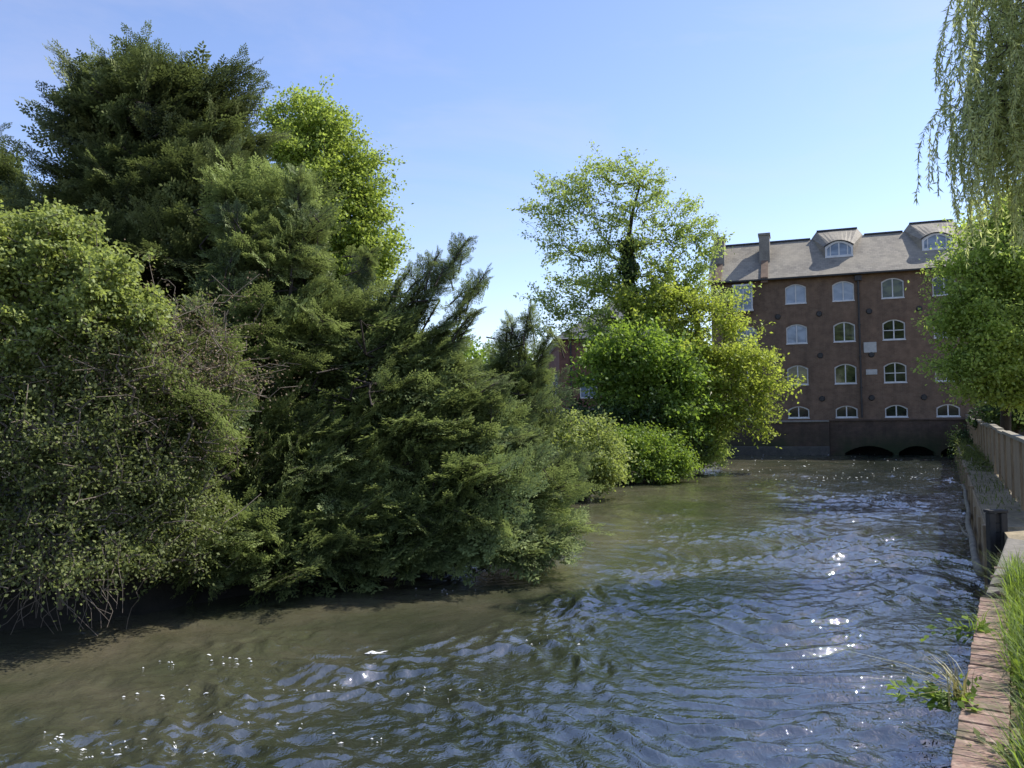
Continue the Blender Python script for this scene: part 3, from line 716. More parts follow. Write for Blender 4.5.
# ---- shrubs on the far left bank ------------------------------------------------------
leafy('elder_bush', 'pale sunlit bush spilling over the bank just right of the overhanging yew', 'bush',
      stem_path(g3(570, 470, 24.5, .5), g3(572, 440, 24.5), 3, .1),
      [lobe(560, 440, 24.2, 36, 24), lobe(590, 455, 24, 28, 26), lobe(560, 475, 23.6, 48, 22), lobe(525, 450, 24.4, 30, 34), lobe(603, 472, 23.9, 16, 16)],
      1300, 22, .095, 'elder', 'cane', .05, .6, .34, .6, seed=41, clump=6, clump_r=.25, ground=.1, r_tip=.006)
leafy('green_bush', 'fresh bright green bush at the water edge in front of the dense tree', 'bush',
      stem_path(g3(645, 470, 29.5, .4), g3(645, 450, 29.5), 3, .1),
      [lobe(640, 452, 29.3, 32, 20), lobe(665, 462, 29.2, 22, 16), lobe(625, 465, 29, 24, 16), lobe(650, 474, 28.9, 34, 10)],
      900, 24, .10, 'weed', 'cane', .05, .6, .34, .6, seed=42, clump=6, clump_r=.25, ground=.08, r_tip=.006)
leafy('grey_bush', 'low olive bush drooping to the water, nearest the mill on the left bank', 'bush',
      stem_path(g3(700, 460, 34, .4), g3(698, 440, 34), 3, .1),
      [lobe(695, 440, 34, 22, 20), lobe(708, 455, 33.8, 18, 12), lobe(680, 458, 33.5, 22, 12), lobe(690, 420, 34.5, 26, 20)],
      600, 22, .11, 'alder', 'cane', .05, .55, .4, .6, seed=43, clump=6, clump_r=.3, ground=.08, r_tip=.006)
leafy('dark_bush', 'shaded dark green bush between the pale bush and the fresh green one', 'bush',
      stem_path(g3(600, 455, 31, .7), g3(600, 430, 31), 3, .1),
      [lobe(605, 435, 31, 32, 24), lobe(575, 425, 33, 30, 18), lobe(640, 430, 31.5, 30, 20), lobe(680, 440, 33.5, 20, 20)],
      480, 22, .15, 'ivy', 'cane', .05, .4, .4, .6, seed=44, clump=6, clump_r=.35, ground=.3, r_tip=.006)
# dense round tree
leafy('dense_tree', 'dense rounded mid-green tree under the tall airy tree', 'tree',
      stem_path(g3(625, 440, 33, .9), g3(625, 370, 33), 4, .2),
      [lobe(628, 352, 33, 36, 28), lobe(614, 378, 33, 26, 30), lobe(655, 370, 32.8, 38, 32), lobe(642, 400, 32.5, 44, 30), lobe(675, 400, 33, 36, 30), lobe(645, 425, 32.6, 48, 20)],
      1500, 26, .16, 'bush', 'bark', .2, .55, .5, .6, seed=45, clump=8, clump_r=.4, shoots=.4, shoot_len=1.3)
# airy tree with ivy-clad trunk
al, arr, par, rad = leafy('airy_tree', 'tall airy tree with open crown and an ivy-clad trunk left of the mill', 'tree',
      [g3(630, 430, 36.5, .9), g3(631, 380, 36.5), g3(631, 320, 36.5), g3(629, 280, 36.5), g3(627, 248, 36.5), g3(632, 215, 36.5), g3(640, 185, 36.5)],
      [lobe(620, 172, 36.5, 42, 16), lobe(655, 185, 36.5, 28, 14), lobe(575, 190, 36.5, 36, 18), lobe(550, 205, 36.7, 22, 20), lobe(600, 210, 36.2, 44, 20), lobe(665, 215, 36, 32, 16),
       lobe(570, 245, 36.6, 34, 20), lobe(695, 225, 36.4, 24, 22), lobe(650, 245, 36, 50, 16), lobe(690, 265, 36, 40, 16), lobe(590, 275, 36.5, 40, 16), lobe(645, 285, 36, 60, 14), lobe(570, 315, 36.5, 36, 20),
       lobe(610, 310, 36.2, 50, 14), lobe(560, 300, 36.2, 30, 14), lobe(600, 335, 36, 50, 14), lobe(670, 300, 36, 50, 16), lobe(655, 268, 36, 46, 18, None, 1.3), lobe(595, 250, 36.4, 34, 18), lobe(700, 250, 36, 28, 20), lobe(690, 290, 35.8, 36, 16, None, 1.3)],
      2000, 12, .13, 'alder', 'bark_dark', .26, .2, .32, .6, seed=46, clump=8, clump_r=.36, shoots=.5, shoot_len=1.6, r_tip=.0065, up=.9)
def ivy_on(parent, path, r, n, seed):
    g = np.random.default_rng(seed); off = np.array(parent.location); pp = np.array(path); k = g.random(n)*(len(pp)-1); i = k.astype(int); f = (k-i)[:, None]
    c = pp[i]*(1-f)+pp[i+1]*f; a = g.random(n)*2*np.pi; d = np.stack([np.cos(a), np.sin(a), .0*a], -1)
    rr = r*(.6+.6*g.random(n))*(1+.35*np.sin(k*9))
    pos = c+d*rr[:, None]; F = frames(unit(g.normal(size=(n, 3))*.5-UP), unit(d+g.normal(size=(n, 3))*.3))
    V, Q = stamp(LEAF[0], LEAF[1], pos-off, F, .16*(.7+.6*g.random(n)))
    link('ivy', np_mesh('ivy', V, Q, np.repeat(g.random(n), 4)), M['ivy'], parent)
ivy_on(al, [g3(631, 380, 36.5), g3(631, 320, 36.5), g3(629, 280, 36.5), g3(627, 240, 36.5)], .36, 4200, 4)
# spreading tree in front of the mill
leafy('spreading_tree', 'yellow-green tree with low layered branches spreading in front of the mill', 'tree',
      [g3(690, 440, 35, .9), g3(695, 400, 34.9), g3(700, 350, 34.7), g3(695, 310, 34.6)],
      [lobe(690, 300, 34.8, 44, 20), lobe(660, 325, 34.6, 40, 22), lobe(715, 325, 34.3, 26, 18), lobe(715, 350, 34, 48, 18), lobe(755, 360, 33.7, 28, 16), lobe(690, 370, 33.8, 44, 20),
       lobe(745, 385, 33.4, 40, 14), lobe(780, 380, 33.2, 12, 10), lobe(710, 405, 33.5, 40, 18), lobe(755, 412, 33.2, 22, 12), lobe(765, 430, 33, 10, 8), lobe(735, 430, 33.3, 16, 12, None, .6), lobe(655, 300, 35, 40, 18)],
      1500, 15, .14, 'sycamore', 'bark', .24, .3, .38, .7, seed=47, clump=9, clump_r=.34, up=.3, droop=.2, shoots=.6, shoot_len=1.7)

# ---- right bank trees -----------------------------------------------------------------
leafy('maple_tree', 'broad green tree leaning over the fence at right in front of the mill', 'tree',
      [g3(1004, 420, 24.5, 1.0), g3(1006, 380, 24.3), g3(1010, 320, 24), g3(1015, 260, 24)],
      [lobe(1002, 225, 24, 40, 28), lobe(1047, 205, 24, 45, 35), lobe(982, 270, 23.6, 34, 30), lobe(1027, 275, 23.4, 50, 40), lobe(967, 315, 23.4, 30, 22), lobe(1007, 330, 23, 55, 36),
       lobe(967, 345, 23.2, 34, 22), lobe(982, 375, 23, 38, 20), lobe(1037, 375, 22.8, 50, 26), lobe(1077, 300, 23.5, 60, 90), lobe(1007, 392, 23, 40, 12, None, .8)],
      3000, 28, .105, 'maple', 'bark_dark', .15, .5, .38, .8, seed=51, clump=9, clump_r=.32, shoots=.45, shoot_len=1.0)
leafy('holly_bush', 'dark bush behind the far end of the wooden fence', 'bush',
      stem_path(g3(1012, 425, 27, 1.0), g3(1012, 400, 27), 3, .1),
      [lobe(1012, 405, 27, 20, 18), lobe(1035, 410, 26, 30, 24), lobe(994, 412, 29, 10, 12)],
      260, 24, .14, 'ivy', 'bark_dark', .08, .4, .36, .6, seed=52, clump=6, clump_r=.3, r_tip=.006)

def willow():
    g = np.random.default_rng(61)
    root = [g3(1110, 470, 14.5, 1.05), g3(1105, 250, 14.5), g3(1085, 60, 14.5), g3(1075, -60, 14.5)]
    lob = [lobe(1012, -30, 14.2, 40, 40), lobe(992, 60, 14, 22, 40), lobe(1035, 40, 14, 45, 60), lobe(1030, 120, 13.8, 45, 50), lobe(1000, 110, 13.9, 28, 26), lobe(1060, -60, 14.5, 70, 40, None, .35)]
    st, od, _ = lobe_points(lob, 460, .5, 62)
    extra = np.array([g3(p+14, q, 13.9+g.normal()*.25) for p, q in [(948, 45), (942, 75), (955, 60), (938, 105), (962, 30), (950, 95), (965, 75), (958, 120), (975, 20), (970, 50), (980, 60), (1005, 60), (1012, 90), (995, 120), (968, 0), (1015, 150), (990, 90), (1000, 100), (985, 150), (1008, 170), (975, 140), (960, 5), (972, -5), (984, 10)]])
    st = np.concatenate([st, extra])
    ln = g.uniform(1.0, 2.3, len(st)); ln[-len(extra):] = g.uniform(1.0, 2.3, len(extra))
    e = empty('willow_tree', tuple(root[0])); tag(e, 'weeping willow with long hanging strands at the top right', 'tree'); off = np.array(root[0])
    a2, p2, r2, tn = grow(root, st, r_tip=.007, upness=.9, sag=.12)
    V, Q = trunk_mesh(a2, p2, r2, .3)
    k = 14; A, B, LP, LD, LT = [], [], [], [], []
    for i, (s, l) in enumerate(zip(st, ln)):
        d = unit(np.array([-.25+g.normal()*.5, g.normal()*.5, .15]))
        pts = [s]; dirn = d.copy(); seg = l/k; tt = g.random()
        for j in range(k):
            dirn = unit(dirn*.78 + np.array([.05+.12*math.sin(i*1.3), .1*math.sin(i*2.1), -1])*.30 + g.normal(size=3)*.09); pts.append(pts[-1]+dirn*seg)
        A += pts[:-1]; B += pts[1:]
        for j in range(k):
            for q in range(8):
                f = g.random(); LP.append(pts[j]*(1-f)+pts[j+1]*f)
                LD.append(unit(unit(pts[j+1]-pts[j])*.7+g.normal(size=3)*.5-UP*.25)); LT.append(.5+.45*tt+.3*g.random()+.2*(j/k))
    A, B = np.array(A), np.array(B)
    V2, Q2 = frusta(A, B, np.full(len(A), .004), np.full(len(A), .0035), 3)
    link('trunk', np_mesh('trunk', np.concatenate([V, V2])-off, np.concatenate([Q, Q2+len(V)]), smooth=True), M['bark'], e)
    LP, LD = np.array(LP), np.array(LD); n = len(LP)
    F = frames(LD, unit(g.normal(size=(n, 3))+UP*.4)); V, Q = stamp(LEAF_LONG[0], LEAF_LONG[1], LP-off, F, 0.12*(.6+.7*g.random(n)))
    link('crown', np_mesh('crown', V, Q, np.repeat(LT, 4)), M['willow'], e)
willow()

# ------------------------------------------------------------------ the mill
FA = math.atan2(-.34, .94)
mill = tag(empty('brick_mill', (20, 45, 0), FA), 'four storey red brick mill with white arched windows and slate roof across the river', 'mill')
U0, U1 = -8.2, 12.5
COLS = [-6.15, -3.32, -.72, 1.88, 4.48, 7.08, 9.68]
ROWS = [(9.47, 1.16), (7.09, 1.16), (4.65, 1.16), (2.46, .70)]
WW = 1.17
def arch(cx, zc, w, h, rise=.2, n=8, grow_=0.0):
    """segmental arched outline around (cx, zc), anticlockwise from bottom left"""
    x0, x1, z0, zs, zt = cx-w/2-grow_, cx+w/2+grow_, zc-h/2-grow_, zc+h/2-rise+grow_, zc+h/2+grow_
    pts = [(x0, z0), (x1, z0)]
    for i in range(n+1):
        s = 1-2*i/n; pts.append((cx+s*(w/2+grow_), zs+(zt-zs)*(1-s*s)))
    return pts
def build_mill():
    holes = []
    wins = []
    for ci, cx in enumerate(COLS):
        for ri, (zc, h) in enumerate(ROWS):
            if ci == 0 and ri == 0: continue
            holes.append(arch(cx, zc, WW, h)); wins.append((ci, ri, cx, zc, h))
    outer = [(U0, -.5), (U1, -.5), (U1, 10.6), (U0, 10.6)]
    flat = outer + [p for h in holes for p in h]
    tris = tessellate_polygon([[Vector((x, z, 0)) for x, z in pl] for pl in [outer]+holes])
    m = MB(); bm = m.bm
    vs = [bm.verts.new((x, 0, z)) for x, z in flat]
    for tr in tris:
        try: bm.faces.new([vs[i] for i in tr])
        except ValueError: pass
    for h in holes:
        n = len(h); A = [bm.verts.new((x, 0, z)) for x, z in h]; B = [bm.verts.new((x, .16, z)) for x, z in h]
        for i in range(n): bm.faces.new([A[i], A[(i+1) % n], B[(i+1) % n], B[i]])
    # side walls and back
    for (a, b) in (((U0, 0), (U0, 9)), ((U0, 9), (U1, 9)), ((U1, 9), (U1, 0))):
        m.poly([(a[0], a[1], -.5), (b[0], b[1], -.5), (b[0], b[1], 10.6), (a[0], a[1], 10.6)])
    for u in (U0, U1):
        m.poly([(u, 0, 10.6), (u, 9, 10.6), (u, 6.5, 13.1), (u, 3, 13.1)])
    me = bpy.data.meshes.new('wall'); bm.to_mesh(me); bm.free()
    link('wall', me, M['brick'], mill)
    # brick arch over each opening, a touch proud of the wall
    # windows
    pick = {(1, 0): 'glass_blind', (2, 0): 'glass_blind', (1, 1): 'glass_sky_reflection', (3, 0): 'glass_green_reflection', (2, 1): 'glass_green_reflection', (2, 2): 'glass_green_reflection', (1, 2): 'glass_green_reflection', (0, 1): 'glass_sky_reflection'}
    for ci, ri, cx, zc, h in wins:
        rise = .2
        o_, i_ = arch(cx, zc, WW, h, rise, 8, -.004), arch(cx, zc, WW, h, rise, 8, -.062)
        f = MB(); f.ring(o_, i_, .055, .13)
        f.box(cx-.03, cx+.03, .062, .122, zc-h/2+.06, zc+h/2-.06)
        if ci in (3, 4) and ri in (1, 2): f.box(cx-WW/2+.06, cx+WW/2-.06, .068, .118, zc-.06, zc-.015)
        f.box(cx-WW/2-.02, cx+WW/2+.02, -.04, .075, zc-h/2-.045, zc-h/2+.012)
        fo = f.build('window', M['white'], mill)
        p = MB(); n = len(i_); p.poly([(x, .1, z) for x, z in arch(cx, zc, WW, h, rise, 8, -.06)])
        p.build('pane', M[pick.get((ci, ri), 'glass')], fo)
        a = MB(); arc = [(x, z) for x, z in arch(cx, zc, WW, h, rise, 8, 0)[2:]]
        outr = [(cx+(x-cx)*1.09, z+.16) for x, z in arc]
        vA = [a.bm.verts.new((x, -.004, z+.004)) for x, z in arc]; vB = [a.bm.verts.new((x, -.004, z)) for x, z in outr]
        for k in range(len(arc)-1): a.bm.faces.new([vA[k], vA[k+1], vB[k+1], vB[k]])
        a.build('lintel', M['brick_arch'], fo)
    # roof: front slope and back slope with eaves overhang
    r = MB(); sl = 2.6/3.0
    def slab(y0, z0, y1, z1):
        th = .09
        r.bm.faces.new([r.bm.verts.new(p) for p in ((U0-.15, y0, z0), (U1+.15, y0, z0), (U1+.15, y1, z1), (U0-.15, y1, z1))])
    slab(-.32, 10.62-.32*sl+.08, 3.0, 13.24); slab(3.0, 13.24, 6.3, 13.1); slab(6.3, 13.1, 9.3, 10.5)
    # underside of the eaves
    r.bm.faces.new([r.bm.verts.new(p) for p in ((U0-.15, -.32, 10.33), (U1+.15, -.32, 10.33), (U1+.15, .0, 10.45), (U0-.15, .0, 10.45))])
    r.bm.faces.new([r.bm.verts.new(p) for p in ((U0-.15, -.32, 10.33), (U1+.15, -.32, 10.33), (U1+.15, -.32, 10.425), (U0-.15, -.32, 10.425))])
    ro = r.build('roof', M['slate'], mill)
    # ridge tiles, as a part of the roof
    k = MB(); k.box(U0-.15, -2.36, 2.9, 3.1, 13.2, 13.31); k.box(.72, 2.84, 2.9, 3.1, 13.2, 13.31)
    k.box(-1.98, .34, 2.92, 3.12, 13.66, 13.75); k.box(3.22, 5.54, 2.92, 3.12, 13.66, 13.75); k.box(5.92, U1, 2.9, 3.1, 13.2, 13.31); k.build('ridge', M['iron'], ro)
    # gutter
    gq = MB(); gq.box(U0-.1, U1+.1, -.42, -.325, 10.33, 10.43); gq.build('gutter', M['iron'], mill, .015)
    # dormers with arched fronts whose slate backs run up to the raised ridge
    for cx in (-.82, 4.38):
        y0 = 1.2; z0 = 10.62+y0*sl+.02
        d = MB(); w_, ht, ri_ = 1.56, .96, .32
        fr = arch(cx, z0+ht/2, w_, ht, ri_, 10); n = len(fr)
        bk = []
        for i, (x, z) in enumerate(fr):
            if i < 2: bk.append((cx+(1.45 if x > cx else -1.45), 3.0, 13.0))
            else:
                s = (x-cx)/(w_/2); q = max(-1, min(1, s*1.25)); bk.append((cx+q*1.17+(s-q*.8)*1.4, 3.02, 13.68 if abs(s) < .85 else 13.3))
        A = [d.bm.verts.new((x, y0, z)) for x, z in fr]; B = [d.bm.verts.new(p) for p in bk]
        for i in range(n):
            if i == 0: continue
            d.bm.faces.new([A[i], A[(i+1) % n], B[(i+1) % n], B[i]])
        # slope behind the raised ridge
        C_ = [d.bm.verts.new((p[0], 6.0, 13.0)) for p in bk]
        for i in range(1, n): d.bm.faces.new([B[i], B[(i+1) % n], C_[(i+1) % n], C_[i]])
        do = d.build('dormer', M['slate'], mill)
        f = MB(); o_, i_ = arch(cx, z0+ht/2, w_-.02, ht, ri_, 10, -.0), arch(cx, z0+ht/2, w_-.02, ht, ri_, 10, -.11)
        f.ring(o_, i_, y0-.05, y0+.06); f.box(cx-.035, cx+.035, y0-.03, y0+.05, z0+.1, z0+ht-.1)
        f.box(cx-.5, cx-.45, y0-.03, y0+.05, z0+.1, z0+ht-.2); f.box(cx+.45, cx+.5, y0-.03, y0+.05, z0+.1, z0+ht-.2)
        f.box(cx-w_/2, cx+w_/2, y0-.10, y0+.02, z0-.03, z0+.03)
        f.build('frame', M['white'], do)
        p = MB(); p.poly([(x, y0+.01, z) for x, z in arch(cx, z0+ht/2, w_-.02, ht, ri_, 10, -.1)]); p.build('pane', M['glass_sky_reflection'], do)
        c = MB()                                                     # lead hood over the arch
        ho, hi = arch(cx, z0+ht/2, w_, ht, ri_, 10, .05)[2:], arch(cx, z0+ht/2, w_, ht, ri_, 10, .005)[2:]
        for i in range(len(ho)-1):
            q = [(ho[i], y0-.12), (ho[i+1], y0-.12), (ho[i+1], y0+.2), (ho[i], y0+.2)]
            c.poly([(x, y, z) for (x, z), y in q]); c.poly([(x, y0-.12, z) for x, z in (ho[i], ho[i+1], hi[i+1], hi[i])])
        c.build('hood', M['iron'], do)
    # chimneys with a parapet down to the eaves
    for cx in (-5.05, -7.75):
        c = MB(); c.box(cx-.31, cx+.31, 1.15, 2.3, 11.2, 13.35); c.box(cx-.36, cx+.36, 1.1, 2.35, 13.35, 13.5)
        co = c.build('chimney', M['stone'], mill, .02)
        p = MB(); a = .2
        p.prism([(-.36, 10.2), (1.2, 11.55), (1.2, 11.85), (-.36, 10.52)], lambda y, z: (cx-a, y, z), lambda y, z: (cx+a, y, z)); p.build('parapet', M['brick'], mill)
        p = MB(); p.prism([(2.25, 12.4), (3.2, 13.2), (3.2, 13.5), (2.25, 12.75)], lambda y, z: (cx-a, y, z), lambda y, z: (cx+a, y, z)); p.build('parapet', M['stone'], mill)
    # downpipe with hopper
    d = MB(); d.tube([(.08, -.12, 10.3), (.08, -.12, 2.1)], .055, 8); d.box(-.1, .26, -.24, -.02, 10.0, 10.28)
    for z in (9.2, 7.4, 5.6, 3.8): d.box(.0, .16, -.18, -.0, z, z+.06)
    d.build('downpipe', M['iron'], mill)
    # plaques and tie plates
    p = MB(); p.box(.28, .95, -.04, .01, 5.82, 6.42); po = p.build('plaque', M['plaque'], mill, .01)
    for z in (6.27, 6.15, 6.03, 5.93):
        pass
    p = MB(); p.box(.36, .95, -.04, .01, 4.55, 4.85); p.build('plaque', M['plaque'], mill, .01)
    for (u, z) in ((-4.35, 8.15), (-2.05, 8.2), (.62, 8.2), (3.2, 8.2), (-2.05, 5.75), (.68, 5.7), (-4.35, 3.28), (-2.02, 3.22), (.62, 3.22), (3.3, 3.2), (-4.35, 5.75), (5.8, 8.2), (5.8, 3.2)):
        d = MB(); bmesh.ops.create_cone(d.bm, cap_ends=True, segments=16, radius1=.17, radius2=.13, depth=.06, matrix=Matrix.Translation((u, -.03, z)) @ Matrix.Rotation(R(90), 4, 'X'))
        d.build('tie_plate', M['iron'], mill)
    # corner bay window, top left
    b = MB(); x0, x1, z0, z1, y = -6.85, -5.75, 8.65, 10.05, -.55
    for x in (x0, (x0+x1)/2, x1-.06): b.box(x, x+.06, y, y+.06, z0, z1)
    b.box(x0-.04, x1+.04, y-.04, .03, z0-.12, z0); b.box(x0-.04, x1+.04, y-.04, .03, z1, z1+.1)
    b.box(x1-.06, x1, -.08, -.001, z0, z1); b.box(x0, x0+.06, -.08, -.001, z0, z1); b.box(x0, x1, y+.01, y+.05, z0+.62, z0+.68)
    bo = b.build('bay_window', M['white'], mill)
    g_ = MB(); g_.poly([(x0, y+.03, z0), (x1, y+.03, z0), (x1, y+.03, z1), (x0, y+.03, z1)]); g_.poly([(x1-.03, y+.03, z0), (x1-.03, 0, z0), (x1-.03, 0, z1), (x1-.03, y+.03, z1)]); g_.poly([(x0+.03, y+.03, z0), (x0+.03, 0, z0), (x0+.03, 0, z1), (x0+.03, y+.03, z1)])
    g_.build('pane', M['glass_sky_reflection'], bo)
build_mill()

# arched culvert wall at the foot of the mill and the quay beside it
def build_culvert():
    e = tag(empty('culvert_wall', (20, 45, 0), FA), 'low mossy dark brick wall with three water arches below the mill', 'wall')
    F = -1.0; top = 1.92; x0, x1 = -1.7, 8.5
    hs = [arch(.33, -.08, 2.5, 1.2, .4, 10), arch(2.72, -.08, 1.8, 1.2, .36, 10), arch(4.6, -.08, 1.4, 1.2, .32, 10)]
    outer = [(x0, -.6), (x1, -.6), (x1, top), (x0, top)]
    flat = outer+[p for h in hs for p in h]
    tris = tessellate_polygon([[Vector((x, z, 0)) for x, z in pl] for pl in [outer]+hs])
    m = MB(); vs = [m.bm.verts.new((x, F, z)) for x, z in flat]
    for tr in tris:
        try: m.bm.faces.new([vs[i] for i in tr])
        except ValueError: pass
    for h in hs:
        n = len(h); A = [m.bm.verts.new((x, F, z)) for x, z in h]; B = [m.bm.verts.new((x, F+.95, z)) for x, z in h]
        for i in range(n): m.bm.faces.new([A[i], A[(i+1) % n], B[(i+1) % n], B[i]])
    m.poly([(x0, F, -.6), (x0, -.002, -.6), (x0, -.002, top), (x0, F, top)]); m.poly([(x1, F, -.6), (x1, -.002, -.6), (x1, -.002, top), (x1, F, top)])
    m.poly([(x0, F, top), (x1, F, top), (x1, -.002, top), (x0, -.002, top)])
    me = bpy.data.meshes.new('wall'); m.bm.to_mesh(me); m.bm.free(); link('wall', me, M['brick_wet'], e)
    c = MB(); c.box(x0-.03, x1, F-.06, F+.35, top+.003, top+.09); c.build('coping', M['brick_wet'], e, .015)
    v = MB(); v.poly([(x0, -.06, -.6), (x1, -.06, -.6), (x1, -.06, 1.2), (x0, -.06, 1.2)]); v.build('arch_dark_sheet', M['arch_darkness'], e)  # black sheet painted in for the darkness inside the arches
    q = tag(empty('stone_quay', (20, 45, 0), FA), 'pale-footed quay wall jutting out left of the water arches', 'wall')
    prof = [(-10.5, -.9), (-6.5, -1.35), (-4.6, -1.5), (-3.0, -1.5), (-2.2, -1.4), (-1.72, -1.14), (-1.72, -.002), (-10.5, -.002)]
    m = MB(); m.prism(prof, lambda x, y: (x, y, .5), lambda x, y: (x, y, 1.88)); m.build('wall', M['brick_wet'], q)
    big = [(x+(.0), y-.09) if y < -.1 else (x, y) for x, y in prof]
    m = MB(); m.prism(big, lambda x, y: (x, y, -.6), lambda x, y: (x, y, .5)); m.build('plinth', M['stone_wet'], q, .03)
    m = MB(); m.prism(big, lambda x, y: (x, y, 1.883), lambda x, y: (x, y, 1.97)); m.build('coping', M['stone'], q, .02)
build_culvert()

# ------------------------------------------------------------------ brick house behind the trees
def build_house():
    c = at(560, 411, 50)
    h = tag(empty('brick_house', (c.x, c.y, 0), R(1)), 'red brick house with slate hipped roof half hidden behind the trees', 'house')
    W_, D_, E_ = 9.0, 26.0, 7.3
    m = MB(); m.box(0, W_, 0, D_, 0, E_); m.build('wall', M['brick_house'], h)
    m = MB(); m.box(-.05, W_+.05, -.05, D_+.05, 2.6, 2.9); m.build('string_course', M['stone'], h)
    m = MB(); o = .4; rg = 10.6
    A = [(-o, -o, E_), (W_+o, -o, E_), (W_+o, D_+o, E_), (-o, D_+o, E_)]; r1, r2 = (W_/2, 4.5, rg), (W_/2, D_-4.5, rg)
    for f in ([A[0], A[1], r1], [A[1], A[2], r2, r1], [A[2], A[3], r2], [A[3], A[0], r1, r2], A[::-1]): m.poly(f)
    ro = m.build('roof', M['slate_blue'], h)
    for i in range(26):
        m = MB(); m.box(-.3, -.005, .4+i*1.0, .62+i*1.0, E_-.32, E_-.01); m.build('bracket', M['white'], h)
    def win(x0, x1, y0, y1, z0, z1, face):
        f = MB()
        if face == 'front':
            f.box(x0, x1, -.05, .03, z1-.07, z1); f.box(x0, x1, -.05, .03, z0, z0+.09); f.box(x0, x0+.07, -.048, .03, z0+.09, z1-.07); f.box(x1-.07, x1, -.048, .03, z0+.09, z1-.07); f.box((x0+x1)/2-.03, (x0+x1)/2+.03, -.046, .03, z0+.09, z1-.07)
            fo = f.build('window', M['white'], h); p = MB(); p.poly([(x0, -.02, z0), (x1, -.02, z0), (x1, -.02, z1), (x0, -.02, z1)]); p.build('pane', M['glass_sky_reflection'], fo)
        else:
            f.box(-.12, .03, y0, y1, z1-.09, z1); f.box(-.12, .03, y0, y1, z0, z0+.12); f.box(-.118, .03, y0, y0+.14, z0+.12, z1-.09); f.box(-.118, .03, y1-.14, y1, z0+.12, z1-.09)
            fo = f.build('window', M['white'], h); p = MB(); p.poly([(-.03, y0, z0), (-.03, y1, z0), (-.03, y1, z1), (-.03, y0, z1)]); p.build('pane', M['glass'], fo)
    for x in (1.3, 4.2, 6.9): win(x, x+1.1, 0, 0, 3.5, 4.9, 'front')
    for y in (1.5, 5, 8.5, 12, 15.5, 19): win(0, 0, y, y+1.2, 3.6, 5.2, 'side')
    d = MB(); d.tube([(.75, -.08, E_), (.75, -.08, 0)], .05); d.build('downpipe', M['iron'], h)
build_house()

# ------------------------------------------------------------------ right bank: walls, quay, fence
def cross(dv): return Vector((dv.y, -dv.x, 0))            # points inland (right of travel)
def brick_wall():
    e = tag(empty('brick_wall', (WA.x, WA.y, 0)), 'low river wall topped with a course of pink bricks on edge, bottom right', 'wall')
    o = Vector((WA.x, WA.y, 0))
    path = [W0.copy(), WA.copy(), WB_.copy()]; path[0].z = 1.13
    n_ = cross(dirw)
    m = MB()
    A, B = W0 - o, WB_ - o
    def body(P0, P1, in0, in1, z0, za, zb, mm):
        n2 = cross((P1-P0).normalized())
        vs = [P0+n2*in0, P0+n2*in1, P1+n2*in1, P1+n2*in0]; zs = (za, za, zb, zb)
        lo = [mm.bm.verts.new((v.x, v.y, z0)) for v in vs]; hi = [mm.bm.verts.new((v.x, v.y, z)) for v, z in zip(vs, zs)]
        mm.bm.faces.new(lo[::-1]); mm.bm.faces.new(hi)
        for i in range(4): mm.bm.faces.new([lo[i], lo[(i+1) % 4], hi[(i+1) % 4], hi[i]])
    A2, B2 = Vector((A.x, A.y, 0)), Vector((B.x, B.y, 0))
    body(A2, B2, .015, .21, -.9, 1.02, .99, m); m.build('wall', M['brick_wet'], e)
    m = MB(); body(A2, B2, .006, .216, .992, 1.115, 1.085, m); m.build('mortar_bed', M['mortar'], e)
    m = MB(); L = (B2-A2).length; n = int(L/.075); g = random.Random(4)
    for i in range(n):
        s = (i+.5)/n; c = A2.lerp(B2, s); z = 1.13-.03*max(0, (s-.6)/.4)
        ang = math.atan2(dirw.y, dirw.x)
        Mx = Matrix.Translation((c.x+n_.x*.11+g.gauss(0, .003), c.y+n_.y*.11, z-.055+g.gauss(0, .003))) @ Matrix.Rotation(ang+g.gauss(0, .007), 4, 'Z') @ Matrix.Rotation(g.gauss(0, .006), 4, 'X')
        m.box(-.0345, .0345, -.1075, .1075, -.055, .055, Mx)
    m.build('coping', M['coping'], e, .004)
    # the worn end of the wall with a concrete slab on it
    e2 = tag(empty('broken_wall', (WB_.x, WB_.y, 0)), 'weathered wall end with a pale slab coping between brick wall and dark timber box', 'wall')
    o2 = Vector((WB_.x, WB_.y, 0)); m = MB()
    p0, p1, p2 = WB_-o2, WC-o2, WD-o2
    q0, q1, q2 = (Vector((p.x, p.y, 0)) for p in (p0, p1, p2))
    body(q0, q1, .0, .26, -.9, .97, .88, m); body(q1, q2, .0, .26, -.9, .88, .82, m); m.build('wall', M['brick_wet'], e2)
    m = MB(); body(q0.lerp(q1, .25), q1, -.01, .27, .9, 1.0, .98, m); body(q1, q2, -.012, .268, .84, .98, .93, m); m.build('slab', M['concrete'], e2, .02)
    m = MB()
    for i in range(5):
        s = i/5; c = q0.lerp(q1, s*.9); n2 = cross((q1-q0).normalized())
        m.tube([c+n2*(-.02)+Vector((0, 0, .98)), c+n2*.1+Vector((0, 0, 1.06-.02*i)), c+n2*.24+Vector((0, 0, 1.0))], .025, 6)
    m.build('ridge_tile', M['coping'], e2)
brick_wall()

